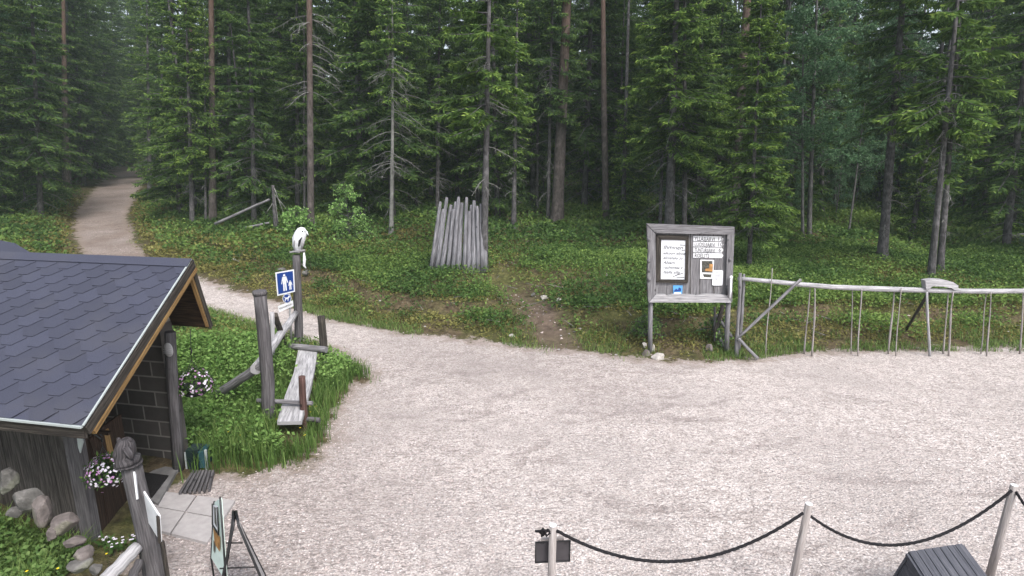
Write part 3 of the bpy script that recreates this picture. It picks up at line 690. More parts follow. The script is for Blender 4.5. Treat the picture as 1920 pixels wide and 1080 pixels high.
# background forest
cnt = 0; bgr = random.Random(21)
FARX = []
for row in range(16):
    Yb = 24.5+row*3.4*(1+row*.03)
    wdt_ = .98*Yb+6; n_ = int(2*wdt_/(2.5+row*.14))
    for i in range(n_):
        x = -wdt_+2*wdt_*(i+bgr.random())/n_; y = Yb+(bgr.random()-.5)*3.0
        if segd(np.array([x]), np.array([y]), PATHL)[0] < 2.2+.0*y: continue
        if any((x-kx)**2+(y-ky)**2 < 1.6 for kx, ky in KEY): continue
        u = bgr.random(); pr = x/y
        if pr > .28 and u < .38: kd = 'birch'
        elif u < .08: kd = 'birch'
        elif u > .93: kd = 'pine'
        elif u > .76: kd = 'high'
        else: kd = 'full'
        px_ = 960+1100*pr
        reg = ('left of the path' if px_ < 130 else 'beyond the end of the path' if px_ < 300 else 'behind the fallen pole' if px_ < 500 else 'behind the carved bird' if px_ < 700 else 'behind the silver poles' if px_ < 960
               else 'behind the thick middle pine' if px_ < 1180 else 'behind the notice board' if px_ < 1400 else 'behind the left half of the fence' if px_ < 1640 else 'behind the bent wooden bow' if px_ < 1840 else 'at the right edge')
        dp = 'second row' if y < 31 else 'middle depth' if y < 42 else 'deep' if y < 56 else 'farthest'
        if kd in ('full', 'high') and y > 44: FARX.append((x, y, Hs(x, y), .8+.5*bgr.random(), bgr.random()*6.283, pr)); continue
        lb = {'birch': 'leafy birch, %s of the forest, %s', 'pine': 'tall bare pine stem, %s of the forest, %s', 'high': 'bare stemmed spruce, %s of the forest, %s', 'full': 'dense dark spruce, %s of the forest, %s'}[kd] % (dp.replace('second row', 'second row').replace('deep', 'deep part').replace('farthest', 'farthest part'), reg)
        grp = {'birch': 'birches deep in the forest', 'pine': 'pines deep in the forest', 'high': 'bare stemmed spruces deep in the forest', 'full': 'dense spruces deep in the forest'}[kd]
        make_tree(kd, bgr.randrange(3), (x, y, Hs(x, y)), lb, grp, None, (bgr.gauss(0, .012)-pr*.17, 0), .8+.45*bgr.random()); cnt += 1
# the spruces past the first rows read as one dark mass
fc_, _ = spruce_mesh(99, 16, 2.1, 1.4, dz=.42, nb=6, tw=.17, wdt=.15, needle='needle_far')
nv_ = len(fc_.vertices); fv = np.empty(nv_*3, np.float32); fc_.vertices.foreach_get('co', fv); fv = fv.reshape(-1, 3); ff = np.array([p.vertices[:] for p in fc_.polygons]); fm = np.array([p.material_index for p in fc_.polygons])
ft = np.empty(len(ff), np.float32); fc_.attributes['tint'].data.foreach_get('value', ft)
tk = trunk_mesh(98, 15, .12, M['bark']); tv = np.array([v.co[:] for v in tk.vertices]); tf = np.array([p.vertices[:] for p in tk.polygons])
fv = np.concatenate([fv, tv]); ff = np.concatenate([ff, tf+nv_]); fm = np.concatenate([fm, np.ones(len(tf), int)]); ft = np.concatenate([ft, np.full(len(tf), .3)])
VV, FF2 = [], []
for i, (x, y, z, sc_, an, pr) in enumerate(FARX):
    ca, sa = math.cos(an), math.sin(an); q_ = fv*sc_; q_ = np.stack([q_[:, 0]*ca-q_[:, 1]*sa-.17*pr*q_[:, 2], q_[:, 0]*sa+q_[:, 1]*ca, q_[:, 2]], 1)+np.array([x, y, z]); VV.append(q_); FF2.append(ff+i*len(fv))
me = rawmesh('distant_spruces', np.concatenate(VV), np.concatenate(FF2), [M['needle_far'], M['bark']], [('tint', 'FACE', np.tile(ft, len(FARX)))], mi=np.tile(fm, len(FARX)))
tag(link('distant_spruces', me), 'dark mass of spruces deep in the forest', 'forest', None, 'stuff'); print('far', len(FARX), len(ff))
# understorey: young spruces and leafy saplings between the stems
ub = random.Random(77); UN = []
for i in range(400):
    if len(UN) >= 74: break
    y = ub.uniform(18.5, 34); pr = ub.choice([ub.uniform(-.72, -.2), ub.uniform(.42, .92), ub.uniform(-.2, .42)]); x = pr*y
    if y < 21 and -.3 < pr < .45: continue
    if sdf(np.array([x]), np.array([y]))[0] < 2.2 or any((x-a)**2+(y-b)**2 < 1.2 for a, b in KEY+UN): continue
    px_ = 960+1100*pr
    if 480 < px_ < 1000 or any(b > y-2 and abs(a/b-pr) < .030 for a, b in KEY): continue
    UN.append((x, y))
    reg = ('beside the path' if px_ < 360 else 'behind the fallen pole' if px_ < 520 else 'behind the carved bird' if px_ < 740 else 'behind the silver poles' if px_ < 960
           else 'by the thick middle pine' if px_ < 1180 else 'behind the notice board' if px_ < 1400 else 'behind the left half of the fence' if px_ < 1640 else 'behind the bent wooden bow' if px_ < 1840 else 'at the right edge')
    dp = 'near the forest edge' if y < 23 else 'some way into the forest' if y < 28 else 'deeper in the forest'
    if ub.random() < (.75 if px_ > 1400 else .35): make_tree('birch', ub.randrange(3), (x, y, Hs(x, y)-.9), 'leafy young birch %s, %s' % (dp, reg), 'young birches of the understorey', None, (0, 0), .38+.2*ub.random())
    else: make_tree('small', ub.randrange(2), (x, y, Hs(x, y)), 'young green spruce %s, %s' % (dp, reg), 'young spruces of the understorey', None, (0, 0), .5+.5*ub.random())
# forest on both sides of the yard, mostly outside the view, shades the edges
for (x, y) in ((-17, 9), (-19, 14), (-22, 18), (17.5, 15.5), (22, 17), (22, 13.5)):
    make_tree('full', bgr.randrange(3), (x, y, Hs(x, y)), 'dense dark spruce at the side of the yard outside the view', 'spruces at the sides of the yard', None, (0, 0), .9+.2*bgr.random())
print('background trees', cnt)

# ------------------------------------------------------------------ ground cover (nobody could count it)
def scatter(n, rx, ry, rng, dens):
    x = rng.uniform(*rx, n); y = rng.uniform(*ry, n); d = sdf(x, y); k = rng.random(n) < dens(x, y, d); return x[k], y[k], d[k]
def infan(x, y, m=2.5): return np.abs(x) < .93*y+m
def leafcover(name, n, rx, ry, size, hgt, dens, tintf, seed, label, matl, per=7, spread=.10):
    rng = np.random.default_rng(seed); x, y, d = scatter(n, rx, ry, rng, lambda x, y, d: dens(x, y, d)*infan(x, y)); z = H(x, y, d); m_ = len(x)
    hh = hgt*(.45+.8*fbm(x, y, 1.1, 5)); A = Acc(); tn = tintf(x, y)
    for k in range(per):
        p = np.stack([x, y, z], 1)+rng.normal(size=(m_, 3))*[spread, spread, 0]; p[:, 2] += hh*(.15+.9*rng.random(m_))
        dd = rng.normal(size=(m_, 3)); dd[:, 2] = np.abs(dd[:, 2])*.6; dd /= np.linalg.norm(dd, axis=1, keepdims=True)
        s = size*(.6+.8*rng.random(m_)); A.add(diamonds(p, p+dd*s[:, None], s*.62, rng, .9), np.clip(tn+.16*rng.normal(size=m_), 0, 1))
    me = A.mesh(name, [matl]); return tag(link(name, me), label, 'undergrowth', None, 'stuff')
ISL = lambda x, y: (y < 10.6+.1*x) & (x < -2.2)           # grass island beside the shed
def steep(x, y, d):
    dj = d+1.1*(fbm(x, y, 1.4, 21)-.5); return 1-.85*np.exp(-((dj-1.38)/.2)**2)
bare = lambda x, y: np.clip(1-1.25*np.exp(-(segd(x, y, TRAIL)/.55)**2)*(.55+.8*fbm(x, y, .4, 62)), 0, 1)*np.clip(1-.85*np.exp(-(np.hypot((x-1.2)/3.2, (y-15.2)/1.6))**2), 0, 1)
dn = lambda x, y, d: steep(x, y, d)*(d > .35)*(~ISL(x, y))*sstep(.7, 2.4, d+2.6*(fbm(x, y, 1.1, 2)-.42))*bare(x, y)*(.3+.95*sstep(.34, .54, fbm(x, y, 2.0, 7)))
tt = lambda x, y: .50+.9*(fbm(x, y, 1.7, 11)-.5)+.12*(x > 4)
leafcover('blueberry_undergrowth', 60000, (-16, 16), (10.8, 19), .068, .27, dn, tt, 1, 'low green blueberry shrubs on the bank at the forest edge', M['shrub'], 7)
leafcover('forest_undergrowth', 52000, (-34, 34), (19, 38), .12, .30, lambda x, y, d: np.maximum(dn(x, y, d), .8*(d > .5)*sstep(.4, 1.2, d)*(x < -5)), tt, 2, 'green shrub carpet between the tree trunks', M['shrub'], 6, .16)
leafcover('far_undergrowth', 26000, (-62, 62), (38, 70), .24, .4, dn, tt, 3, 'dim green shrub carpet deep in the forest', M['shrub'], 5, .3)
dm = lambda x, y, d: steep(x, y, d)*(d > .15)*(~ISL(x, y))*sstep(.1, .6, d)*(1-.75*sstep(3.5, 8, d))*bare(x, y)
leafcover('moss_tufts', 52000, (-16, 16), (10.6, 22), .055, .07, dm, lambda x, y: .42+1.0*(fbm(x, y, .9, 13)-.45), 4, 'brownish green moss and lichen tufts on the bank', M['moss'], 5, .07)
leafcover('path_moss', 30000, (-26, -1), (18, 40), .11, .09, lambda x, y, d: (d > .15)*sstep(.1, .7, d)*(1-.8*sstep(2.5, 5, d)), lambda x, y: .40+.9*(fbm(x, y, 1.2, 13)-.45), 14, 'mossy verge along the forest path', M['moss'], 5, .12)
def blades(name, pts, hgt, wid, label, seed, matl, bend=.5, tint=.45, cat='grass'):
    rng = np.random.default_rng(seed); x, y = pts; n = len(x); z = H(x, y)
    a = rng.random(n)*6.283; h = hgt*(.5+.8*rng.random(n))*(.6+.7*fbm(x, y, .7, 4)); o = np.stack([np.cos(a), np.sin(a), 0*a], 1); s = np.stack([-np.sin(a), np.cos(a), 0*a], 1)
    p0 = np.stack([x, y, z-.01], 1); b = bend*h*(.3+rng.random(n)); wv = s*(wid*(.6+.7*rng.random(n)))[:, None]*.5
    p1 = p0+o*(b*.28)[:, None]; p1[:, 2] += h*.6; p2 = p0+o*b[:, None]; p2[:, 2] += h*(1-.15*rng.random(n))
    v = np.stack([p0-wv, p0+wv, p1+wv*.8, p1-wv*.8, p2], 1).reshape(-1, 3); i = np.arange(n)*5
    f = np.concatenate([np.stack([i, i+1, i+2, i+3], 1), np.stack([i+3, i+2, i+4, i+4], 1)])
    f3 = np.stack([i+3, i+2, i+4], 1)
    tn = np.clip(tint+.2*rng.normal(size=n)+.4*(fbm(x, y, 1.0, 9)-.5), 0, 1)
    # quads then tips as quads with a tiny fourth corner
    v4 = v.reshape(n, 5, 3); tipb = v4[:, 4]-wv*.1; v = np.concatenate([v4, tipb[:, None]], 1).reshape(-1, 3); i = np.arange(n)*6
    f = np.concatenate([np.stack([i, i+1, i+2, i+3], 1), np.stack([i+3, i+2, i+4, i+5], 1)])
    me = rawmesh(name, v, f, [matl], [('tint', 'FACE', np.concatenate([tn, tn]))]); return tag(link(name, me), label, cat, None, 'stuff')
SHEDX = lambda x, y: ~((x < -4.0) & (y > 4.95) & (y < 7.0)) & ~((x < -3.0) & (y > 4.2) & (y < 6.35) & (x > -4.6))
BENCH = [tuple(G(545, 795, .3)[:2]), tuple(G(578, 655, .38)[:2])]
rg = np.random.default_rng(31)
x, y, d = scatter(110000, (-9.5, -2.2), (6.0, 11.2), rg, lambda x, y, d: SHEDX(x, y)*ISL(x, y)*(segd(x, y, BENCH) > .2)*sstep(.0, .35, d+.3*(fbm(x, y, .5, 1)-.4))*.62*infan(x, y, 1))
blades('tall_grass', (x, y), .31, .012, 'tall green grass on the island beside the shed', 32, M['grass'])
leafcover('grass_island_weeds', 17000, (-9.5, -2.2), (6.6, 11.2), .055, .36, lambda x, y, d: SHEDX(x, y)*ISL(x, y)*(d > .3)*(segd(x, y, BENCH) > .3)*(.25+.9*(fbm(x, y, .8, 2) > .5)), lambda x, y: .68+.5*(fbm(x, y, 1, 3)-.5), 33, 'leafy weeds among the island grass', M['weed'], 8, .08)
rg = np.random.default_rng(35)
x, y, d = scatter(60000, (-6.5, -2.55), (2.9, 5.3), rg, lambda x, y, d: (d > .02)*((x < -4.15)|(y < 4.3))*(y < 5.1)*(1-.9*np.exp(-(np.hypot((x+3.05)/.5, (y-4.4)/.55))**2)))
blades('wild_grass', (x, y), .20, .011, 'lush grass and herbs below the rocks at the shed wall', 36, M['grass'], .7, .55)
leafcover('herb_patch', 5500, (-6.5, -3.0), (2.9, 5.0), .05, .22, lambda x, y, d: (d > .1)*((x < -4.15) | (y < 4.3)), lambda x, y: .65+0*x, 37, 'small leaved herbs in the lower left corner', M['brightleaf'], 6, .06)
rg = np.random.default_rng(38)
x, y, d = scatter(120000, (-14, 14), (10.6, 15), rg, lambda x, y, d: (~ISL(x, y))*(d > -.05)*sstep(1.5, .2, d)*(fbm(x, y, .8, 6) > .47)*infan(x, y)*bare(x, y))
blades('verge_grass', (x, y), .13, .012, 'short pale grass along the gravel edge below the bank', 39, M['grass'], .8, .6)
x, y, d = scatter(26000, (-16, 4), (9, 24), rg, lambda x, y, d: (d > -.28)*(d < .1)*(fbm(x, y, .6, 16) > .58)*infan(x, y)*(y > 9.5))
blades('edge_tufts', (x, y), .09, .012, 'sparse grass tufts creeping onto the gravel', 40, M['grass'], .9, .5)
bp_ = [GH(1219, 668), GH(1362, 668), GH(1381, 668)]+[np.array([P(x_, 656, 11.2)[0], 11.2, 0]) for x_ in (1437, 1508, 1523, 1597, 1610, 1667, 1682, 1746, 1770, 1781, 1842, 1854, 1916)]
rg = np.random.default_rng(45); xx, yy = [], []
for p in bp_: n_ = 60; xx += list(p[0]+rg.normal(size=n_)*.13); yy += list(p[1]+np.abs(rg.normal(size=n_))*.12-.02)
blades('post_tufts', (np.array(xx), np.array(yy)), .15, .010, 'grass tufts grown up round the feet of fence and board', 46, M['grass'], .8, .5)
# little yellow flowers
rg = np.random.default_rng(44); A = Acc()
for (n, rx, ry) in ((24, (-4.0, -2.75), (6.9, 8.2)), (22, (-5.0, -3.2), (3.4, 4.9))):
    x = rg.uniform(*rx, n); y = rg.uniform(*ry, n); k = (sdf(x, y) > .12); x, y = x[k], y[k]; z = H(x, y)+.13+.1*rg.random(len(x))
    for j in range(5):
        p = np.stack([x, y, z], 1); a = j*1.2566; A.add(diamonds(p, p+np.array([math.cos(a)*.013, math.sin(a)*.013, .004]), .013, rg, .1), .5, 0)
    A.add(sticks(np.stack([x, y, z-.2], 1), np.stack([x, y, z], 1), .0015, .0015), .3, 1)
tag(link('yellow_flowers', A.mesh('yellow_flowers', [M['petal_y'], M['shrub']])), 'tiny yellow flowers scattered in the grass', 'flowers', None, 'stuff')
# pebbles
def pebbles(name, n, rx, ry, smin, smax, dens, seed, label, mats):
    rng = np.random.default_rng(seed); x, y, d = scatter(n, rx, ry, rng, lambda x, y, d: dens(x, y, d)*infan(x, y, 1.0)); z = H(x, y, d); m_ = len(x)
    s = smin+(smax-smin)*rng.random(m_)**2.5; a = rng.random(m_)*6.283
    oct_ = np.array([[1, 0, 0], [.3, .8, .1], [-.8, .4, 0], [-.6, -.6, .05], [.4, -.8, 0], [.1, .05, .55], [0, 0, -.3]])
    base = oct_[None]*(1+.35*rng.normal(size=(m_, 7, 1)).clip(-1, 1)); base[:, :, 1] *= (.6+.35*rng.random((m_, 1)))
    ca, sa = np.cos(a)[:, None], np.sin(a)[:, None]; bx = base[:, :, 0]*ca-base[:, :, 1]*sa; by = base[:, :, 0]*sa+base[:, :, 1]*ca
    v = np.stack([x[:, None]+bx*s[:, None], y[:, None]+by*s[:, None], z[:, None]+(base[:, :, 2]*.9+.12)*s[:, None]], 2).reshape(-1, 3)
    t = np.array([[0, 1, 5], [1, 2, 5], [2, 3, 5], [3, 4, 5], [4, 0, 5]]); f = (np.arange(m_)[:, None, None]*7+t[None]).reshape(-1, 3)
    mi = np.repeat(rng.integers(0, len(mats), m_), 5)
    return tag(link(name, rawmesh(name, v, f, mats, mi=mi)), label, 'pebbles', None, 'stuff')
SM = [simple('stone_%s' % nm, c, .9, .2, .25, 25) for nm, c in (('pink', (.50, .42, .40)), ('grey', (.36, .34, .34)), ('light', (.62, .57, .565)), ('dark', (.22, .20, .20)), ('rose', (.60, .52, .505)))]
pebbles('loose_gravel', 110000, (-7, 9.5), (2.6, 9.5), .005, .017, lambda x, y, d: (d < .05)*(.25+.75*(fbm(x, y, 1.2, 2) > .45))*np.clip(1.25-.1*y, .25, 1), 51, 'loose gravel stones over the near yard', SM)
pebbles('path_stones', 30000, (-16, 12), (9, 30), .008, .024, lambda x, y, d: (d < .15)*(.3+.7*(fbm(x, y, 1.5, 4) > .5))*(np.where(y > 13, x < -4, True)), 52, 'loose stones over the far yard and path', SM)
pebbles('bank_stones', 2600, (-12, 12), (10.8, 17), .015, .05, lambda x, y, d: (d > 0)*(.15+.85*np.exp(-(segd(x, y, TRAIL)/.6)**2))*(d < 3), 53, 'scattered stones on the bank and worn trail', [SM[1], SM[3], SM[0]])

rg = np.random.default_rng(54); n_ = 420; x = rg.uniform(-14, 16, n_); y = rg.uniform(11.5, 24, n_); d = sdf(x, y); k_ = (d > .5) & infan(x, y); x, y = x[k_], y[k_]; z = H(x, y)+.07; a_ = rg.random(len(x))*3.14; L_ = .15+.5*rg.random(len(x))**2
A = Acc(); p0 = np.stack([x, y, z], 1); p1 = p0+np.stack([np.cos(a_)*L_, np.sin(a_)*L_, .1*rg.random(len(x))], 1); A.add(sticks(p0, p1, .009, .004), .5, 0)
tag(link('fallen_twigs', A.mesh('fallen_twigs', [M['deadwood']])), 'fallen grey twigs strewn over the bank and forest edge', 'twigs', None, 'stuff')
# ------------------------------------------------------------------ rocks
def rock(c, r, seed, m_, label, group=None, sub=3):
    mb = MB(); mb.blob((0, 0, 0), r, seed, sub); o = mb.build('rock', M[m_]); o.location = tuple(float(v) for v in c); o.rotation_euler = (0, 0, (seed*1.7) % 6.28)
    for p in o.data.polygons: p.use_smooth = False
    return tag(o, label, 'rock', group)
def rpx(px, py, wpx, hpx, seed, m_, label, Yp=None):
    c = GH(px, py+hpx*.32) if Yp is None else P(px, py, Yp); k = depth(c)/F
    c[2] = max(c[2], Hs(c[0], c[1]))+hpx*k*.22
    return rock(c, (wpx/2*k, wpx/2*k*.85, hpx/2*k*1.1), seed, m_, label)
WY = 5.02
for q_ in ((17, 912, 34, 48, 1, 'rock', 'smooth tan grey rock against the shed wall at the left edge'), (52, 948, 50, 46, 2, 'rock', 'big rounded grey rock leaning on the shed wall'),
           (84, 972, 36, 56, 3, 'rockpink', 'upright pointed pinkish rock by the shed wall'), (119, 990, 46, 34, 4, 'rockpink', 'flat topped pink grey rock near the shed corner'),
           (100, 1008, 26, 24, 5, 'rockpink', 'small pinkish rock wedged below the flat topped one'), (140, 1020, 34, 20, 6, 'rockpink', 'thin reddish slab stone at the shed corner'),
           (156, 1044, 38, 26, 7, 'rockpink', 'layered brownish stone below the shed corner'), (150, 1066, 40, 24, 8, 'rock', 'grey stone at the bottom edge below the shed corner'),
           (182, 1072, 26, 18, 9, 'rock', 'small grey stone at the bottom edge beside the log rail'), (28, 965, 24, 18, 10, 'rock', 'small half hidden stone under the big rounded rock')):
    rpx(q_[0], q_[1], q_[2]*1.15, q_[3]*1.15, q_[4], q_[5], q_[6], Yp=WY-.004*(q_[1]-900)+.0)
for q_ in ((357, 818, 34, 26, 11, 'rock', 'flat pale brown rock behind the block wall post'), (372, 838, 30, 18, 12, 'rock', 'mossy low rock beside the green ventilation box'),
           (346, 798, 18, 12, 13, 'rock', 'small rock half buried in grass behind the porch post'),
           (1208, 647, 12, 12, 14, 'rockwhite', 'small pale stone left of the notice board leg'), (1212, 661, 18, 15, 15, 'rockpink', 'round pinkish stone at the foot of the left board leg'),
           (1233, 667, 30, 16, 16, 'rockwhite', 'largest white stone at the foot of the left board leg'), (1225, 652, 8, 18, 19, 'rockwhite', 'narrow upright stone squeezed against the left board leg'),
           (1329, 653, 19, 18, 17, 'rockpink', 'round tan stone between the board legs'), (1364, 655, 13, 17, 18, 'rock', 'rounded grey stone at the foot of the right board leg'),
           (1022, 558, 20, 9, 20, 'rockwhite', 'pale flat stone on the bank at the top of the worn trail'), (1048, 562, 18, 8, 21, 'rockwhite', 'white jagged stone right of the worn trail'),
           (960, 629, 12, 7, 22, 'rockwhite', 'small white stone on the verge left of the worn trail'), (1000, 552, 15, 8, 23, 'rock', 'grey stone on the bank left of the worn trail'),
           (530, 505, 22, 14, 24, 'rock', 'grey stone in the bank behind the blue signs'), (575, 512, 20, 12, 25, 'rock', 'brownish stone in the bank right of the bird post'),
           (440, 488, 14, 8, 26, 'rockwhite', 'pale stone on the bank above the shed roof corner'), (1138, 515, 9, 6, 27, 'rockwhite', 'tiny pale stone high on the bank left of the board')):
    rpx(*q_)

# ------------------------------------------------------------------ shed
ze, zr = 1.70, 2.70
A_ = G(155, 800, ze); R_ = G(358, 488, zr); B_ = G(397, 612, 1.82)
rd = norm(np.array([-.997, .045, 0])); rde = norm(G(-60, 766, ze)-A_); rdr = norm(G(-60, 479, zr)-R_)
rd = norm((rde+rdr)/2); LEN = 4.3
shed = empty('wooden_shed', (-5.8, 6.1, 0), 'low shed with dark hexagon shingle roof, block wall porch and weathered planks', 'shed')
A2 = A_+rd*LEN; R2 = R_+rd*LEN; B2 = B_+rd*LEN
def plane_off(a, b, c, t):
    n = norm(np.cross(b-a, c-a)); n = n if n[2] > 0 else -n; return n*t
nS = plane_off(A_, R_, R2, 1.); nB = norm(np.cross(B_-R_, rd)); nB = nB if nB[1] > 0 else -nB
# near slope deck and its hexagonal shingles
mb = MB(); mb.prism([A_-nS*.03, A2-nS*.03, R2-nS*.03, R_-nS*.03], nS*.025); mb.build('roof_deck', M['sheath'], shed)
mb = MB(); mb.prism([A_-nS*.004, A2-nS*.004, R2-nS*.004, R_-nS*.004], nS*.003); mb.build('underlay', M['shingle'], shed)
mb = MB(); tint = []
dn_ = norm(A_-R_); SL = float(np.linalg.norm(A_-R_)); rows = 17; ex = SL/rows; TW = .31
ncol = int(LEN/TW)+2
for r in range(rows):
    top = SL-(rows-r)*ex      # distance from ridge to the upper end of this row's exposed part
    for c in range(-1, ncol):
        x0 = c*TW+(TW/2 if r % 2 else 0)
        # butt flat part .42 TW wide, sides running up and outward
        k = [(x0+TW*.31, top+ex), (x0+TW*.69, top+ex), (x0+TW*1.0, top+.01), (x0+TW*1.0, top-ex-.01), (x0, top-ex-.01), (x0, top+.01)]
        k = [(min(max(a, 0), LEN), min(max(b2, 0), SL)) for a, b2 in k]
        if max(a for a, _ in k)-min(a for a, _ in k) < .02: continue
        h0, h1 = .003, .014
        lo = [R_+rd*a+dn_*b2+nS*(.001+.016*(b2-top+ex)/(2*ex)-.0065) for a, b2 in k]; hi = [R_+rd*a+dn_*b2+nS*(.001+.016*(b2-top+ex)/(2*ex)) for a, b2 in k]
        b = len(mb.v); mb.v += [tuple(p) for p in lo+hi]; n = 6; t_ = rnd.random(); mb.face([b+6+i for i in range(6)]); tint.append(t_)
        for i in range(6):
            j = (i+1) % 6; mb.face([b+i, b+j, b+6+j, b+6+i]); tint.append(t_)
# make all the top faces point up
o = mb.build('shingles', M['shingle'], shed, tint)
mb = MB(); mb.prism([R_+rd*-.02+nS*.02, R2+nS*.02, R2+dn_*.15+nS*.016, R_+rd*-.02+dn_*.15+nS*.016], nS*.006)
for i in range(1, 9): pass
db = norm(B_-R_); mb.prism([R_+rd*-.02-nB*.0+nB*.012, R2+nB*.012, R2+db*.15+nB*.012, R_+rd*-.02+db*.15+nB*.012], nB*.006)
mb.build('ridge_cap', M['shingle'], shed, [.15]*12)
mb = MB(); mb.prism([R_-nB*.0, R2-nB*.0, B2-nB*.0, B_-nB*.0], nB*-.03); mb.build('back_slope', M['sheath'], shed)
mb = MB(); mb.prism([R_+nB*.002, R2+nB*.002, B2+nB*.002, B_+nB*.002], nB*.012); mb.build('back_shingles', M['shingle'], shed, [.3]*6)
# verge: drip edge, dark fascia, yellow board
def edgebar(a, b_, off, wd, th, nm, mt): 
    m_ = MB(); m_.bar(a+off, b_+off, wd, th); return m_.build(nm, M[mt], shed)
eo = -rd
edgebar(A_, R_, eo*.010+nS*.012, .015, .012, 'drip_edge', 'drip'); edgebar(A_, A2, dn_*.012+nS*.006, .022, .016, 'drip_edge', 'drip')
edgebar(A_, R_, eo*.006-nS*.055, .028, .085, 'fascia_board', 'dark'); edgebar(A_+rd*.02, A2, -nS*.075, .03, .11, 'eave_board', 'dark')
edgebar(A_+dn_*-.04, R_, eo*.002-nS*.125, .035, .042, 'verge_batten', 'new')
edgebar(R_, B_, eo*.004+nB*.0+np.array([0, -.03, 0]), .03, .07, 'fascia_board', 'dark'); edgebar(R_+np.array([0, -.05, -.12]), B_+np.array([0, -.07, .03]), eo*-.01, .035, .05, 'verge_batten', 'new')
# block wall
W0 = np.array([-4.25, 6.78, 0]); Wl = W0+norm(np.array([rd[0], rd[1], 0]))*2.6
def wallpanel(a, b_, za, zb_a, zb_b, th, nm, mt, m_uv=1):
    m_ = MB(); nn = norm(np.cross(b_-a, (0, 0, 1.))); nn = nn if nn[1] < 0 or nn[0] > .9 else -nn
    q = [a+[0, 0, za], b_+[0, 0, za], b_+[0, 0, zb_b], a+[0, 0, zb_a]]; L = np.linalg.norm(b_-a)
    b = len(m_.v); q2 = [p-nn*th for p in q]; m_.v += [tuple(p) for p in q+q2]
    uv = [(0, za), (L, za), (L, zb_b), (0, zb_a)]
    m_.face([b, b+1, b+2, b+3], uv); m_.face([b+7, b+6, b+5, b+4], uv[::-1])
    for i in range(4):
        j = (i+1) % 4; m_.face([b+i, b+4+i, b+4+j, b+j], [(0, 0), (.1, 0), (.1, .19), (0, .19)])
    return m_.build(nm, M[mt], shed)
wallpanel(W0, Wl, -.15, 1.99, 2.5, .2, 'block_wall', 'block')
m_ = MB(); pb = G(334, 884, 0); pb[2] = -.15; m_.tube([pb, P(330, 800, pb[1]), P(322, 700, pb[1]), P(319, 622, pb[1])], [.064, .062, .06, .056], 10, 0, .1); m_.build('porch_post', M['greymid'], shed)
# front plank wall: separate boards, vertical
C0 = np.array([-4.27, 5.24, 0]); dirw = norm(np.array([rd[0], rd[1], 0])); nb_ = 17
def boards(start, direction, L, zlo, zhi, wdt, th, mt, parent, nm, seed, gap=.006, zf=None):
    r = random.Random(seed); m_ = MB(); s = 0
    nn = norm(np.cross(direction, (0, 0, 1.))); nn = nn if nn[1] < 0 else -nn
    while s < L:
        wv = wdt*(.75+.5*r.random()); a = start+direction*s; b_ = start+direction*min(s+wv-gap, L); o_ = nn*r.random()*.012
        zt = zhi if zf is None else zf((s+wv/2)/L)
        zt -= 0
        m_.hexa([a+o_+[0, 0, zlo], b_+o_+[0, 0, zlo], b_+o_-nn*th+[0, 0, zlo], a+o_-nn*th+[0, 0, zlo], a+o_+[0, 0, zt], b_+o_+[0, 0, zt], b_+o_-nn*th+[0, 0, zt], a+o_-nn*th+[0, 0, zt]]); s += wv
    return m_.build(nm, M[mt], parent)
def roofz(p):  # underside of near slope over point p
    n = nS; return float(A_[2]-((p[0]-A_[0])*n[0]+(p[1]-A_[1])*n[1])/n[2])-.06
boards(C0+dirw*.1, dirw, 3.2, -.2, roofz(C0)-.02, .19, .03, 'wallwood', shed, 'plank_wall', 5)
m_ = MB(); m_.hexa([C0+[0.03, -.02, -.2], C0+dirw*.11+[0, -.02, -.2], C0+dirw*.11+[0, .1, -.2], C0+[.03, .1, -.2]]+[C0+[0.03, -.02, roofz(C0)], C0+dirw*.11+[0, -.02, roofz(C0)], C0+dirw*.11+[0, .1, roofz(C0)], C0+[.03, .1, roofz(C0)]]); m_.build('corner_post', M['greymid'], shed)
# gable wall of brown boards from the corner back to the block wall
C1 = G(250, 930, 0); dg = norm(C1-C0); Lg = float(np.linalg.norm(C1-C0))
boards(C0+dg*.1+np.array([.0, .0, 0]), dg, Lg-.12, -.1, 2.2, .15, .03, 'brown', shed, 'board_screen', 6, zf=lambda t: 1.10-.06*t)
boards(C0+dirw*2.1+[0, .1, 0], norm(Wl-(C0+dirw*2.1)), 1.6, -.1, 1.9, .16, .03, 'brown', shed, 'inner_wall', 8)
m_ = MB(); m_.bar(P(208, 862, 5.75), P(196, 806, 5.75), .075, .035, (1, 0, 0)); m_.build('door_frame', M['new'], shed)
m_ = MB()
for a_, b_, Y_ in (((168, 822), (182, 860), 5.45), ((182, 828), (196, 868), 5.6), ((160, 808), (206, 812), 5.6)):
    m_.bar(P(*a_, Y_), P(*b_, Y_), .05, .03, (1, 0, 0))
m_.build('door_frame', M['brown'], shed)
m_ = MB(); m_.slabpx([(143, 808), (152, 812), (155, 830), (150, 850), (146, 838)], 4.98, .015); m_.build('pale_bracket', M['drip'], shed)
# carved plaque on the porch post
m_ = MB(); pc = P(316, 656, pb[1]-.085); m_.blob(pc, (.055, .018, .09), 3, 2, .02)
for dz in (-.03, -.01, .012): m_.tube([pc+np.array([-.045, -.022, dz]), pc+np.array([0, -.026, dz-.012]), pc+np.array([.045, -.022, dz])], .005, 6)
m_.build('plaque', M['galv'], shed)
# leftmost lower roof behind the ridge
m_ = MB(); q4 = [P(-90, 432, 8.3), P(28, 456, 8.0), P(78, 486, 7.4), P(-90, 486, 7.2)]; m_.prism(q4, (0, .02, -.05)); m_.build('side_roof', M['shingle'], shed, [.5]*6)
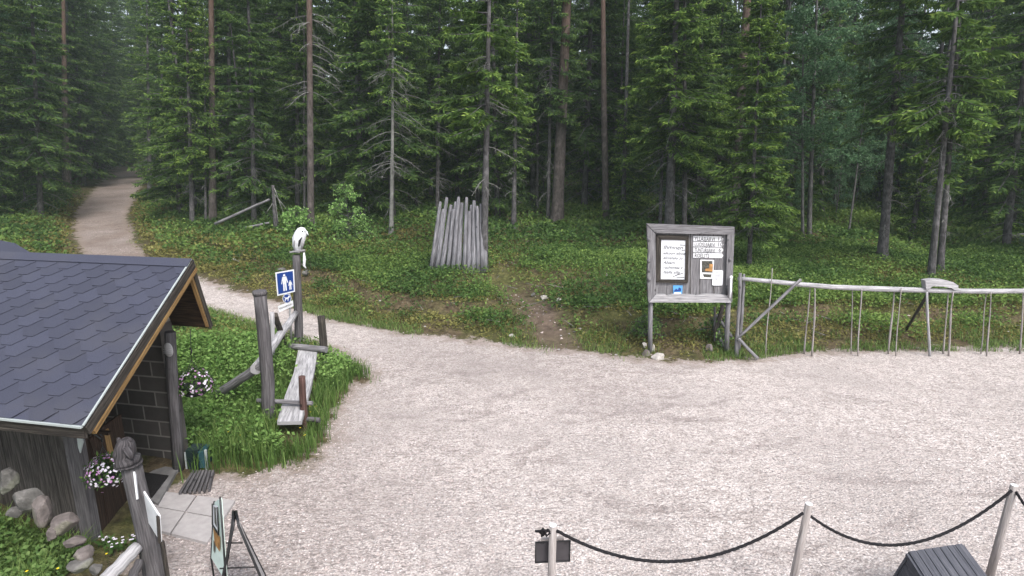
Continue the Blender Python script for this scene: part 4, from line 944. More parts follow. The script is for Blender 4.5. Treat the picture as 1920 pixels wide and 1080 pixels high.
# porch slab, mat, paving
st = MB(); st.prism([G(244, 866, .06), G(336, 878, .06), G(330, 884, .06), G(296, 944, .06), G(262, 928, .06), G(236, 900, .06)], (0, 0, -.12)); o = st.build('concrete_step', M['concrete']); tag(o, kind='structure')
mm = MB(); mm.prism([G(262, 886, .062), G(316, 893, .062), G(285, 934, .062), G(244, 915, .062)], (0, 0, .014)); o = mm.build('door_mat', M['rubber']); tag(o, 'dark rubber door mat on the concrete step of the shed', 'mat')
c4 = [G(306, 921, .03), G(441, 938, .03), G(388, 1017, .03), G(262, 985, .03)]
def bil(u, v): return (c4[0]*(1-u)+c4[1]*u)*(1-v)+(c4[3]*(1-u)+c4[2]*u)*v
us, vs = [0, .47, 1], [0, .46, 1]
lbs = ['back left grey paving slab by the shed step', 'back right grey paving slab with a free corner on the gravel', 'front left grey paving slab behind the white signs', 'front right grey paving slab behind the folding sign']
for j in range(2):
    for i in range(2):
        g_ = .012; q4 = [bil(us[i]+g_*(i > 0), vs[j]+g_*(j > 0)), bil(us[i+1]-g_*(i < 1), vs[j]+g_*(j > 0)), bil(us[i+1]-g_*(i < 1), vs[j+1]-g_*(j < 1)), bil(us[i]+g_*(i > 0), vs[j+1]-g_*(j < 1))]
        m_ = MB(); m_.prism(q4, (0, 0, -.06)); tag(m_.build('paving_slab', M['slab']), lbs[j*2+i], 'paving slab', 'paving slabs by the shed')
# green ventilation box and grating by the porch
bx = GH(376, 872); o = empty('vent_box', bx, 'small dark green louvred box in the grass beside the porch post', 'box')
k = depth(bx)/F; m_ = MB(); hx, hy, hz = 17*k, .09, .25
m_.hexa([bx+[-hx, -hy, -.05], bx+[hx*.35, -hy, -.05], bx+[hx*.35, hy, -.05], bx+[-hx, hy, -.05], bx+[-hx, -hy, hz], bx+[hx*.35, -hy, hz], bx+[hx*.35, hy, hz], bx+[-hx, hy, hz]]); m_.build('case', M['green_plastic'], o)
m_ = MB()
for i in range(9):
    z = .02+i*.025; m_.hexa([bx+[hx*.4, -hy-.012, z], bx+[hx*.95, -hy-.012, z], bx+[hx*.95, hy, z+.004], bx+[hx*.4, hy, z+.004], bx+[hx*.4, -hy, z+.016], bx+[hx*.95, -hy, z+.016], bx+[hx*.95, hy, z+.02], bx+[hx*.4, hy, z+.02]])
m_.build('louvres', M['teal'], o)
m_ = MB(); m_.bar(bx+[hx*1.1, -hy, -.02], bx+[hx*1.2, -hy, hz+.01], .022, .022, (0, 1, 0)); m_.bar(bx+[-hx*1.1, -hy, 0], bx+[-hx*1.05, -hy, hz*.9], .016, .016, (0, 1, 0)); m_.build('edge_strip', M['drip'], o)
gb = G(352, 905, .03); o = MB()
for i in range(7):
    a = G(338+i*9, 928-i*1, .03); b_ = G(364+i*6, 886, .03); o.bar(a+[0, 0, .02], b_+[0, 0, .02], .03, .03)
o = o.build('boot_grate', M['greymid']); tag(o, 'worn slatted grate lying in the grass in front of the green box', 'grate')

# ------------------------------------------------------------------ flower baskets
def basket(c, r, label, seed, hook_top=None, nfl=70, parent_cat='flower basket'):
    o = empty('flower_basket', c, label, 'flower basket'); c = np.asarray(c, float); rr = np.random.default_rng(seed)
    nfl = int(nfl*2.4); m_ = MB(); prof = [(.35, -.62), (.62, -.55), (.78, -.2), (.84, 0)]
    m_.tube([c+[0, 0, z*r] for _, z in prof], [q*r for q, _ in prof], 16); m_.build('pot', M['black'], o)
    A = Acc(); n = 700; d = rr.normal(size=(n, 3)); d[:, 2] = np.abs(d[:, 2])*.8-.25; d /= np.linalg.norm(d, axis=1, keepdims=True); p = c+d*r*(.75+.35*rr.random((n, 1)))
    A.add(diamonds(p, p+(d*.5+rr.normal(size=(n, 3))*.6)*r*.2, r*.13, rr, .9), np.clip(.35+.2*rr.normal(size=n), 0, 1)); me = A.mesh('foliage', [M['shrub']]); lo = link('foliage', me, o); me.transform(Matrix.Translation(-o.location))
    A = Acc()
    for k in range(nfl):
        d = rr.normal(size=3); d[2] = abs(d[2])*.9-.3; d = norm(d); p = c+d*r*(1.0+.16*rr.random()); x = norm(np.cross(d, (0.1, 0.2, 1))); y = np.cross(d, x); s = r*.082*(.7+.5*rr.random()); mi = 0 if rr.random() < .5 else 1
        a = np.arange(5)*1.2566+rr.random(); tip = p+np.outer(np.cos(a), x)*s+np.outer(np.sin(a), y)*s+d*s*.2
        A.add(diamonds(np.tile(p, (5, 1)), tip, s*.85, rr, .15) if False else (np.stack([np.tile(p, (5, 1)), p+(tip-p)*.6+np.cross(d, tip-p)*.42, tip, p+(tip-p)*.6-np.cross(d, tip-p)*.42], 1).reshape(-1, 3), np.arange(20).reshape(5, 4)), .5, mi)
    me = A.mesh('blossoms', [M['petal_w'], M['petal_p']]); link('blossoms', me, o); me.transform(Matrix.Translation(-o.location))
    if hook_top is not None:
        m_ = MB()
        for k in range(3): m_.tube([c+[math.cos(k*2.1)*r*.8, math.sin(k*2.1)*r*.8, 0], c+[0, 0, r*1.7]], .003, 5)
        m_.tube([c+[0, 0, r*1.7], np.asarray(hook_top, float)], .004, 5)
        m_.tube([c+[0, 0, r*2.0], c+[.02, 0, r*2.25], c+[.0, 0, r*2.45]], .009, 6); m_.build('hanger', M['black'], o)
    return o
hk = P(357, 618, 6.86)
basket(P(365, 722, 6.86), .20, 'hanging basket of white and pink flowers under the far roof corner', 5, hk)
bp = P(201, 887, 5.05); basket(bp, .165, 'basket of white and pink flowers hanging behind the carved post by the shed door', 6, bp+np.array([0, 0, .35]), 80)
# bracket arm from corner post for the basket
m_ = MB(); m_.tube([C0+[0, 0, 1.42], bp+np.array([0, 0, .35])], .008, 6); m_.build('basket_bracket', M['black'], shed)
# low white flowers by the post
A = Acc(); rr = np.random.default_rng(8)
fl = [G(186+rr.random()*72, 1002+rr.random()*24, .12) for _ in range(22)]
for p in fl:
    a = np.arange(5)*1.2566+rr.random(); s = .016; tip = p+np.stack([np.cos(a)*s, np.sin(a)*s, 0*a+.004], 1)
    A.add((np.stack([np.tile(p, (5, 1)), p+(tip-p)*.6+np.cross([0, 0, 1.], tip-p)*.42, tip, p+(tip-p)*.6-np.cross([0, 0, 1.], tip-p)*.42], 1).reshape(-1, 3), np.arange(20).reshape(5, 4)), .5, 0)
pf = np.array(fl); A.add(sticks(pf-[0, 0, .14], pf, .002, .002), .4, 1)
for _ in range(4): A.add(diamonds(pf-[0, 0, .06], pf-[0, 0, .04]+rr.normal(size=pf.shape)*.05, .03, rr, .8), .4, 1)
tag(link('white_flowers', A.mesh('white_flowers', [M['petal_w'], M['shrub']])), 'low white flowers at the foot of the shed corner', 'flowers', None, 'stuff')

# ------------------------------------------------------------------ carved post with white signs, log rail
YB = 4.72
o = empty('carved_post', (P(300, 1085, YB)[0], YB, 0), 'thick grey post topped by a carved animal head beside the shed door', 'carved post'); 
m_ = MB(); m_.tube([P(303, 1130, YB)*[1, 1, 0]+[0, 0, -.1], P(290, 1080, YB), P(272, 980, YB), P(252, 900, YB), P(246, 872, YB)], [.092, .087, .085, .083, .081], 14, 0, .05); m_.build('post', M['greymid'], o)
hc = P(243, 866, YB)
m_ = MB(); prof = [(0, .0, .105), (.0, .03, .108), (-.02, .06, .085), (-.005, .10, .08), (-.0, .14, .082), (.0, .18, .078), (.01, .21, .062), (.01, .235, .035)]
m_.tube([hc+[x, -.02, z] for x, z, r in prof], [r for x, z, r in prof], 16, 0, .10, flat=.85)
m_.tube([hc+[.03, -.06, .16], hc+[.075, -.085, .12], hc+[.09, -.095, .085]], [.035, .032, .014], 10, 0, .05)     # snout
m_.tube([hc+[.03, -.06, .07], hc+[.075, -.075, .055]], [.028, .012], 8)                                     # jaw
for sx in (-.05, .045): m_.blob(hc+[sx, -.02, .215], (.024, .018, .034), 2, 1, .05)
m_.blob(hc+[-.03, -.085, .14], .014, 1, 1, .02); m_.blob(hc+[.03, -.09, .165], .014, 1, 1, .02)
for k in range(5): m_.tube([hc+[-.085+.015*k, -.05-.01*k, .02], hc+[-.08+.018*k, -.07, .10], hc+[-.05+.014*k, -.06, .19]], [.008, .012, .006], 6)
m_.build('carved_head', M['headwood'], o)
m_ = MB(); m_.tube([hc+[0, -.02, -.012], hc+[0, -.02, .004]], .112, 18); m_.build('collar', M['headwood'], o)
def card(name, label, px, Yn, Yf, mt, cat='sign', th=.014, marks=None):
    """board seen nearly edge on: pixel outline with its own distance per corner"""
    q4 = [P(x, y, Yy) for (x, y), Yy in zip(px, [Yn, Yf, Yf, Yn])]; o = empty(name, q4[0]*[1, 1, 0]+[0, 0, q4[3][2]], label, cat)
    n = norm(np.cross(q4[1]-q4[0], q4[3]-q4[0])); m_ = MB(); m_.prism(q4, -n*th if n[0] > 0 else n*th); m_.build('panel', M[mt], o); return o, q4, (n if n[0] > 0 else -n)
o, q4, n = card('notice_sheet', 'torn white paper notice pinned to the right side of the carved post', [(253, 884), (262, 902), (266, 928), (259, 936)], 4.62, 4.78, 'paper')
o, q4, n = card('white_sign', 'tilted white sign board with blue lines leaning beside the carved post', [(270, 918), (301, 966), (304, 1015), (279, 975)], 4.72, 4.40, 'white')
m_ = MB()
for t in (.25, .4, .55, .7, .85):
    a = q4[0]*(1-t)+q4[3]*t; b_ = q4[1]*(1-t)+q4[2]*t; m_.bar(a*.85+b_*.15+n*.002, a*.2+b_*.8+n*.002, .012, .002, n)
m_.build('lettering', M['blue'], o)
m_ = MB(); m_.bar(q4[1]-n*.02, q4[2]-n*.02, .03, .02, n); m_.build('stand', M['dark'], o); m_ = MB(); m_.bar(q4[3]-[0, 0, .02], q4[3]*[1, 1, 0]+[0, 0, -.02], .03, .03, n); m_.build('leg', M['dark'], o); m_ = MB(); m_.bar(q4[2], q4[2]*[1, 1, 0]+[0, 0, -.02], .03, .03, n); m_.build('stand', M['dark'], o)
lb_ = 'white silvery log rail running down from the carved post at the bottom edge'
m_ = MB(); a = P(258, 1026, 4.62); b_ = P(196, 1090, 4.25); m_.log(a, b_, .05, .055, sides=12); tag(m_.build('log_rail', M['pale']), lb_, 'log')
m_ = MB(); m_.log(P(262, 1052, 4.55), P(243, 1094, 4.35), .035, .04, sides=10); tag(m_.build('log_rail', M['greymid']), 'short thinner log below the silvery rail at the carved post', 'log')

# ------------------------------------------------------------------ folding signs at the bottom left
YS = 4.45
o = empty('poster_stand', (P(408, 1085, YS)[0], YS, 0), 'upright poster stand with green and orange print beside the folding sign frame', 'sign')
px4 = [(401, 940), (410, 934), (433, 1000), (412, 1092), (394, 1060)]
q5 = [P(401, 942, YS+.12), P(411, 933, YS), P(434, 992, YS-.28), P(425, 1088, YS-.30), P(396, 1062, YS+.1)]
def pl(mb, pts, th=.012, m=0):
    n = norm(np.cross(pts[1]-pts[0], pts[2]-pts[0])); mb.prism(pts, n*th, m)
qa, qb, qc, qd = P(402, 942, YS+.1), P(413, 934, YS-.18), P(424, 1092, YS-.24), P(396, 1046, YS+.1)
m_ = MB(); pl(m_, [qa, qb, qc, qd], .014); m_.build('panel', M['mint'], o)
nn = norm(np.cross(qb-qa, qd-qa)); 
if nn[1] > 0: nn = -nn
def on(u, v, lift): return (qa*(1-u)+qb*u)*(1-v)+(qd*(1-u)+qc*u)*v+nn*lift
m_ = MB(); pl(m_, [on(.2, .05, .016), on(.8, .08, .016), on(.85, .42, .016), on(.25, .36, .016)], .002); m_.build('picture', M['paper'], o)
m_ = MB(); pl(m_, [on(.38, .08, .019), on(.6, .10, .019), on(.66, .36, .019), on(.42, .32, .019)], .002); m_.build('picture', M['poster'], o); m_ = MB(); pl(m_, [on(.3, .6, .017), on(.42, .62, .017), on(.4, .78, .017), on(.3, .76, .017)], .002); m_.build('picture', M['poster'], o)
m_ = MB(); pl(m_, [on(.22, .42, .016), on(.88, .47, .016), on(.8, .66, .016), on(.4, .64, .016)], .002); m_.build('picture', M['ochre'], o)
m_ = MB(); m_.tube([qa+[0, 0, .01], qd-[0, 0, .0], qd*[1, 1, 0]], .008, 6); m_.tube([qb+[0, 0, .01], qc, qc*[1, 1, 0]], .008, 6); m_.tube([on(.1, .02, .02), on(.2, .36, .02), on(.85, .44, .02), on(.85, .1, .02)], .006, 6); m_.build('frame', M['black'], o)
# plastic foot
fb = P(402, 1058, YS-.02); fb[2] = 0; m_ = MB(); m_.prism([fb+[-.13, -.14, 0], fb+[.14, -.14, 0], fb+[.1, .1, 0], fb+[-.1, .1, 0]], (0, 0, .06)); m_.prism([fb+[-.08, -.05, .06], fb+[.07, -.05, .06], fb+[.04, .05, .06], fb+[-.05, .05, .06]], (0, 0, .12)); m_.build('foot', M['plate'], o)
o = empty('folding_sign', (P(440, 1085, YS)[0], YS-.2, 0), 'black framed folding A shaped sign seen from its edge at the bottom', 'sign')
YF = 4.2
def arch(x0, top, xb, side, nm_):
    t0 = P(top[0], top[1], YF); l0 = P(xb[0], 1150, YF+side); l1 = P(xb[1], 1150, YF-side)
    l0[2] = max(l0[2], 0.0); l1[2] = max(l1[2], 0.0); return t0, l0, l1
def leaf(tp, foot_n, foot_f, mt):
    """one leaf of the sign: round-headed tube frame and a panel"""
    N_ = 7; nearT, farT = tp
    pts = [foot_n]; 
    for i in range(N_+1):
        a = math.pi*i/N_; c_ = (nearT+farT)/2; pts.append(c_+(nearT-c_)*math.cos(a)+np.array([0, 0, .09])*math.sin(a))
    pts.append(foot_f); m_ = MB(); m_.tube(pts, .010, 8); m_.tube([foot_n*.86+nearT*.14, foot_f*.86+farT*.14], .007, 6); m_.build('frame', M['black'], o)
    m_ = MB(); pts2 = [pts[0]*.82+pts[1]*.18]+pts[1:-1]+[pts[-1]*.82+pts[-2]*.18]; n = norm(np.cross(pts2[1]-pts2[0], pts2[-1]-pts2[0])); m_.prism(pts2, n*.008); m_.build('panel', M[mt], o)
gz = np.array([1, 1, 0])
leaf((P(438, 985, YF-.10), P(440, 970, YF+.42)), P(388, 1150, YF-.12)*gz, P(420, 1085, YF+.45)*gz+[-.02, 0, 0], 'plate')
leaf((P(447, 985, YF-.10), P(443, 970, YF+.42)), P(532, 1150, YF-.12)*gz, P(500, 1085, YF+.45)*gz+[.03, 0, 0], 'galv')
m_ = MB(); a = P(424, 1018, YF); b_ = P(455, 1018, YF); m_.tube([a, b_], .006, 6); m_.tube([P(412, 1066, YF+.05), P(482, 1063, YF+.05)], .006, 6); m_.build('spreader', M['black'], o)

# ------------------------------------------------------------------ log frame with the white carved bird
def tall(nm, base, top, r0, r1, mt, n=8, seed=0, sides=12, parent=None, wob=.07):
    b = G(base[0], base[1], 0) if not isinstance(base, np.ndarray) else base; t = P(top[0], top[1], b[1]); m_ = MB()
    m_.log(np.array([b[0]+(b[0]-t[0])*.1, b[1], Hs(b[0], b[1])-.15]), t, r0, r1, n, sides, wob=wob, seed=seed); return m_.build(nm, M[mt], parent), b, t
pA = GH(507, 797); pB = GH(560, 646)
fr = empty('log_trestle', pA, 'weathered trestle of two tall grey posts joined by a slanting log', 'log trestle')
_, _, tA = tall('post', pA, (487, 549), .088, .082, 'greymid', parent=fr)
m_ = MB(); m_.tube([tA-[0, 0, .03], tA+[0, 0, .0], tA+[0, 0, .03]], [.09, .098, .088], 14); m_.build('post_cap', M['greymid'], fr)
_, _, tB = tall('post', pB, (556, 478), .088, .075, 'greymid', parent=fr, seed=4)
m_ = MB(); m_.log(P(554, 588, pB[1]-.08), P(480, 692, pA[1]+.10), .058, .075, 8, 12, seed=5); m_.build('rail', M['pale'], fr)
m_ = MB(); m_.log(P(492, 684, pA[1]+.12), GH(393, 756)+[0, 0, .05], .06, .065, 8, 12, seed=6); m_.build('brace', M['grey'], fr)
m_ = MB(); s1 = P(516, 590, 9.6); m_.log(s1, GH(542, 668)-[0, 0, .05], .045, .05, 6, 10, seed=7); m_.build('brace', M['dark'], fr)
b = GH(512, 690); m_ = MB(); m_.log(b-[0, 0, .05], P(510, 586, b[1]), .033, .033, 6, 10); m_.build('stake', M['pale'], fr)
# bird
bd = empty('carved_bird', tB, 'white carved wooden bird perched on top of the tall post', 'carving')
Yb = tB[1]; s = depth(tB)/F
def BP(px, py, o_=0): return P(px, py, Yb+o_)
m_ = MB(); m_.tube([BP(558, 474), BP(558, 462), BP(560, 448), BP(564, 438), BP(567, 431), BP(568, 427)], [4*s, 9*s, 11.5*s, 10.5*s, 8.5*s, 3.5*s], 16, 0, .03)
m_.tube([BP(570, 434), BP(575, 436), BP(578, 441)], [4*s, 2.6*s, .8*s], 8)
m_.build('body', M['white'], bd)
m_ = MB(); m_.tube([BP(571, 447, -.07), BP(568, 458, -.09), BP(565, 470, -.06)], [3*s, 4*s, 1.5*s], 8, flat=.5); m_.tube([BP(556, 440, -.06), BP(553, 455, -.08), BP(551, 470, -.05)], [3*s, 4.5*s, 1.5*s], 8, flat=.5); m_.build('wing', M['pale'], bd)
m_ = MB(); m_.blob(BP(567, 434, -.085), 1.5*s, 1, 1, .02); m_.blob(BP(572, 434, -.06), 1.2*s, 1, 1, .02); m_.build('eye', M['ink'], bd)
m_ = MB(); m_.prism([BP(543, 474, -.1), BP(572, 470, -.1), BP(573, 473, .12), BP(550, 474, .14)], (0, 0, .03)); m_.build('perch', M['pale'], bd)
m_ = MB(); m_.tube([BP(570, 474, -.06), BP(571, 486, -.09), BP(570, 498, -.09), BP(574, 503, -.09)], [2.6*s, 5*s, 4*s, 1.5*s], 10, flat=.5); m_.build('tail', M['white'], bd)
m_ = MB(); m_.tube([BP(560, 462, -.105), BP(562, 452, -.115), BP(566, 445, -.10)], [1.2*s, 2.2*s, .8*s], 6); m_.build('breast_marking', M['ink'], bd)
# signs on their pipe
sp_ = GH(546, 650); o = empty('pedestrian_sign', sp_, 'blue walking sign above a round dog sign and white plate behind the bird post', 'road sign')
YQ = sp_[1]; m_ = MB(); m_.tube([sp_-[0, 0, .1], P(541, 512, YQ+.03)], .022, 10); m_.build('pole', M['galv'], o)
m_ = MB(); m_.slabpx([(516, 511), (551, 505), (553, 547), (520, 555)], YQ-.03, .006); m_.build('sign_plate', M['white'], o)
def sq(u, v, off=-.036):   # u,v in 0..1 on the square sign
    x = (516*(1-u)+551*u)*(1-v)+(520*(1-u)+553*u)*v; y = (511*(1-u)+505*u)*(1-v)+(555*(1-u)+547*u)*v; return x, y
m_ = MB(); m_.slabpx([sq(.07, .06), sq(.94, .06), sq(.94, .94), sq(.07, .94)], YQ-.033, .003); m_.build('sign_face', M['blue'], o)
m_ = MB()
def fig(cx, top, h, wdt):
    W = wdt
    for poly in ([(cx-W*.16, top), (cx+W*.16, top), (cx+W*.2, top+h*.12), (cx-W*.2, top+h*.12)],
                 [(cx-W*.38, top+h*.15), (cx+W*.38, top+h*.15), (cx+W*.3, top+h*.56), (cx-W*.3, top+h*.56)],
                 [(cx-W*.30, top+h*.56), (cx-W*.03, top+h*.56), (cx-W*.08, top+h), (cx-W*.32, top+h)], [(cx+W*.03, top+h*.56), (cx+W*.30, top+h*.56), (cx+W*.32, top+h), (cx+W*.08, top+h)],
                 [(cx-W*.38, top+h*.17), (cx-W*.30, top+h*.3), (cx-W*.5, top+h*.58), (cx-W*.62, top+h*.55)], [(cx+W*.38, top+h*.17), (cx+W*.62, top+h*.52), (cx+W*.5, top+h*.56), (cx+W*.30, top+h*.3)]):
        m_.slabpx([sq(*p) for p in poly], YQ-.0355, .002)
fig(.46, .14, .72, .30); fig(.76, .46, .40, .18); m_.build('pictogram', M['white'], o)
m_ = MB(); m_.slabpx([(538+8.2*math.cos(a*.314), 559.5+8.6*math.sin(a*.314)) for a in range(20)], YQ-.03, .006); m_.build('round_plate', M['white'], o)
m_ = MB(); m_.slabpx([(538+7.3*math.cos(a*.314), 559.5+7.7*math.sin(a*.314)) for a in range(20)], YQ-.033, .003); m_.build('round_face', M['blue'], o)
m_ = MB()
for poly in ([(534.5, 558.5), (540.5, 557), (541, 560.5), (535, 561.5)], [(540, 557.5), (540.8, 554.3), (543.5, 555.2), (543, 557), (541.2, 560)], [(534.5, 559), (535.8, 560), (535.2, 565), (533.9, 565)], [(539.4, 560), (541, 560), (540.6, 564.6), (539.3, 564.6)], [(534.3, 559), (532.6, 556.6), (533.4, 556.2), (535.5, 558.6)]):
    m_.slabpx(poly, YQ-.0355, .002)
m_.build('dog_pictogram', M['white'], o)
m_ = MB(); m_.slabpx([(521, 574), (549, 563), (550, 574), (523, 586)], YQ-.03, .008); m_.build('text_plate', M['white'], o)
ux = P(549, 563, YQ)-P(521, 574, YQ); uy = np.array([0, 0, 1.]); text('KELKKAPOLKU', .042, P(524.0, 579.2, YQ-.032), ux, np.cross(np.cross(ux, uy), ux)*1., o, M['ink'])
# split log bench with its four short posts
bn = empty('plank_bench', GH(555, 750), 'long silvery split plank resting on cross logs between short posts', 'bench')
zp = .30
q4 = [G(596, 659, zp+.08), G(590, 700, zp+.05), G(583, 735, zp), G(566, 796, zp), G(520, 797, zp), G(531, 758, zp), G(551, 705, zp+.04), G(560, 659, zp+.08)]
m_ = MB(); m_.prism(q4, (0, 0, .05)); o = m_.build('plank', M['pale'], bn)
m_ = MB(); m_.log(G(541, 649, .47), G(612, 656, .47), .055, .055, 6, 10, seed=2); m_.build('cross_log', M['grey'], bn)
m_ = MB(); m_.log(G(588, 682, .22), G(615, 683, .22), .05, .05, 4, 10, seed=3); m_.build('cross_log', M['grey'], bn)
m_ = MB(); m_.log(G(482, 751, .42), G(586, 756, .42), .03, .028, 6, 10, seed=4); m_.build('cross_log', M['grey'], bn)
m_ = MB(); m_.log(G(556, 785, .2), G(600, 788, .2), .035, .035, 5, 10, seed=8); m_.build('cross_log', M['greymid'], bn)
tall('short_post', GH(609, 688), (602, 593), .07, .065, 'dark', parent=bn, seed=9); tall('short_post', GH(572, 806), (566, 706), .05, .045, 'red', parent=bn, seed=10)

# ------------------------------------------------------------------ leaning silver poles
b0 = GH(862, 512); YL = b0[1]
lt = empty('pole_stack', b0, 'cluster of upright silver grey poles leaning together against a spruce', 'pole stack')
tops = [(826, 378), (838, 370), (846, 384), (850, 392), (860, 369), (866, 380), (875, 370), (880, 396), (889, 376), (895, 386), (902, 382), (905, 392), (831, 392), (855, 378), (884, 384)]
bots = [(806, 500), (817, 503), (827, 505), (838, 507), (848, 509), (858, 511), (869, 513), (878, 515), (887, 514), (896, 511), (904, 506), (909, 500), (811, 496), (842, 503), (892, 508)]
for i, (t, b) in enumerate(zip(tops, bots)):
    fr_ = i < 12; Yb_ = YL+(.0 if fr_ else .28)+(.12*abs(i-7)/5 if fr_ else 0); bb = P(b[0], b[1], Yb_); bb[2] = min(bb[2], Hs(bb[0], Yb_)+.1)-.1; tt_ = P(t[0], t[1], YL+.35+(.10*(i % 3)))
    m_ = MB(); r_ = (3.9+1.3*((i*7) % 3)/2)/F*14.2; d = tt_-bb
    m_.tube([bb, bb+d*.3+[.01, 0, 0], bb+d*.6, bb+d*.93, tt_], [r_*1.15, r_*1.05, r_*.95, r_*.85, r_*.6], 9, 0, .14, seed=i); m_.build('pole', M['stack'], lt)

# ------------------------------------------------------------------ notice board
YN = GH(1218, 664)[1]
nb = empty('notice_board', (P(1295, 600, YN)[0], YN, 0), 'large grey framed notice board with signs and posters at the forest edge', 'notice board')
def tb(nm, pts, mt, parent=nb, Yo=0., r=.09, flat=.7, wob=.07, sides=12):
    m_ = MB(); m_.tube([P(x, y, YN+Yo) for x, y in pts], r, sides, 0, wob, flat=flat, seed=int(pts[0][0])); return m_.build(nm, M[mt], parent)
k_ = YN/F*1.02
tb('leg', [(1219, 672), (1219, 620), (1220, 560)], 'grey', r=.062, Yo=.05); tb('leg', [(1362, 672), (1363, 620), (1366, 560)], 'grey', r=.062, Yo=.05)
m_ = MB(); m_.slabpx([(1228, 434), (1368, 438), (1364, 558), (1228, 556)], YN+.01, .03); m_.build('back_panel', M['grey'], nb)
# seams between the boards of the panel
m_ = MB()
for x in (1294, 1312, 1338): m_.slabpx([(x, 437), (x+1.2, 437), (x+1.0, 556), (x-.2, 556)], YN+.006, .003)
m_.build('panel_batten', M['dark'], nb)
m_ = MB(); m_.slabpx([(1213, 420), (1378, 426), (1368, 440), (1229, 437)], YN-.07, .10); m_.build('frame_board', M['grey'], nb)
m_ = MB(); m_.slabpx([(1213, 421), (1229, 438), (1230, 552), (1216, 566), (1214, 520), (1216, 470)], YN-.06, .09); m_.build('frame_board', M['grey'], nb)
m_ = MB(); m_.slabpx([(1377.5, 427), (1374, 520), (1373, 567), (1361, 553), (1364, 440)], YN-.06, .09); m_.build('frame_board', M['grey'], nb)
m_ = MB(); m_.slabpx([(1217, 567), (1230, 552.5), (1248, 552.5), (1252, 555), (1262, 552), (1300, 553), (1305, 555), (1322, 552), (1361, 553), (1372, 567.5)], YN-.07, .11); m_.build('frame_board', M['pale'], nb)
for x, y in ((1216, 449), (1216, 489), (1217, 524), (1368, 487)):
    m_ = MB(); m_.blob(P(x, y, YN-.05), (.035, .05, .045), 3, 2, .06); m_.build('knot', M['grey'], nb)
# framed handwritten sheet
pf_ = empty('poster_frame', (P(1262, 485, YN)[0], YN, 0), None, None); pf_.parent = nb; pf_.location = Vector(pf_.location)-Vector(nb.location)
def fb_(px, mt, Yo, th): 
    m_ = MB(); m_.slabpx(px, YN+Yo, th); return m_.build('frame_bar', M[mt], nb)
bpy.data.objects.remove(pf_)
for px in ([(1231, 440), (1292, 442), (1286, 450), (1240, 449)], [(1231, 441), (1239.5, 450), (1238, 524), (1229.5, 529)], [(1292, 443), (1290, 530), (1284.5, 524), (1286, 450.5)], [(1230, 529.5), (1239, 524), (1284, 524.5), (1290, 531)]): fb_(px, 'dark', -.03, .035)
m_ = MB(); m_.slabpx([(1240, 449.5), (1286, 451), (1284, 524), (1239, 523.5)], YN-.01, .008); m_.build('handwritten_sheet', M['paper'], nb)
UX, UZ = norm(P(1286, 451, YN)-P(1240, 449.5, YN)), np.array([0, 0, 1.])
for i, (s_, sz) in enumerate((('Ihminen', .115), ('elkoon elyoen', .08), ('eloistelo jo', .082), ('Ahiam', .085), ('rauhottaa y', .08), ('taalla silla', .083))):
    text(s_, sz, P(1243.5, 463.5+i*8.9+(2 if i else 0), YN-.013), UX, UZ, nb, M['ink'], 'handwriting', .001, shear=.25)
m_ = MB()
for a_, b_ in (((1262, 519), (1272, 514)), ((1266, 517), (1281, 512)), ((1268, 521), (1283, 520)), ((1274, 459), (1284, 460)), ((1278, 470), (1284, 469))): m_.bar(P(*a_, YN-.014), P(*b_, YN-.014), .003, .010, (0, 0, 1))
m_.build('signature', M['ink'], nb)
# four arrow signs
for i, (y0, wd_, num) in enumerate(((442.5, 'YLLÄSJÄRVI', '13'), (453, 'LUOSUJÄRVI', '10'), (463.5, 'TUNTURIJÄRVI', '6'), (474, 'ROELITS', ''))):
    m_ = MB(); m_.slabpx([(1300, y0), (1353, y0+.6), (1356.5, y0+5.3), (1353, y0+10), (1300, y0+9.4)], YN-.004, .014); o = m_.build('arrow_sign', M['white'], nb); 
    w_ = P(1340 if num else 1329, y0, YN)[0]-P(1302, y0, YN)[0]
    t_ = text(wd_, .105, P(1302, y0+5.2, YN-.007), UX, UZ, nb, M['ink'], 'sign_lettering', .001); bw = max(v.co.x for v in t_.data.vertices)-min(v.co.x for v in t_.data.vertices); x0_ = min(v.co.x for v in t_.data.vertices)
    for v in t_.data.vertices: v.co.x = x0_+(v.co.x-x0_)*w_/bw
    if num: text(num, .105, P(1345 if len(num) == 2 else 1347, y0+5.4, YN-.007), UX, UZ, nb, M['ink'], 'sign_number', .001)
    if i: m2 = MB(); m2.slabpx([(1300, y0-.7), (1354, y0-.2), (1354, y0+.2), (1300, y0-.3)], YN-.012, .004); m2.build('sign_gap', M['ink'], nb)
m_ = MB(); m_.slabpx([(1313, 487), (1339, 487.5), (1337, 523), (1312.5, 522.5)], YN-.004, .012); m_.build('poster', M['white'], nb)
m_ = MB(); m_.slabpx([(1316, 489), (1336, 489.5), (1335, 511), (1316, 510.5)], YN-.007, .003); m_.slabpx([(1318, 514), (1334, 514.5), (1333, 520), (1320, 519.5)], YN-.007, .003); m_.build('poster_print', M['poster'], nb)
m_ = MB(); m_.slabpx([(1330, 495), (1337, 495.2), (1336, 509), (1322, 508), (1323, 504), (1330, 503)], YN-.009, .002); m_.build('poster_print', M['ochre'], nb)
rc = []
for cx_, cy_, a0 in ((1353.5, 509, -90), (1352.5, 533, 0), (1337.5, 533, 90), (1338.5, 509, 180)):
    for a in (0, 30, 60, 90): rc.append((cx_+2.3*math.cos(math.radians(a0+a)), cy_+2.3*math.sin(math.radians(a0+a))))
m_ = MB(); m_.slabpx(rc, YN-.014, .006); m_.build('small_notice', M['paper'], nb)
m_ = MB()
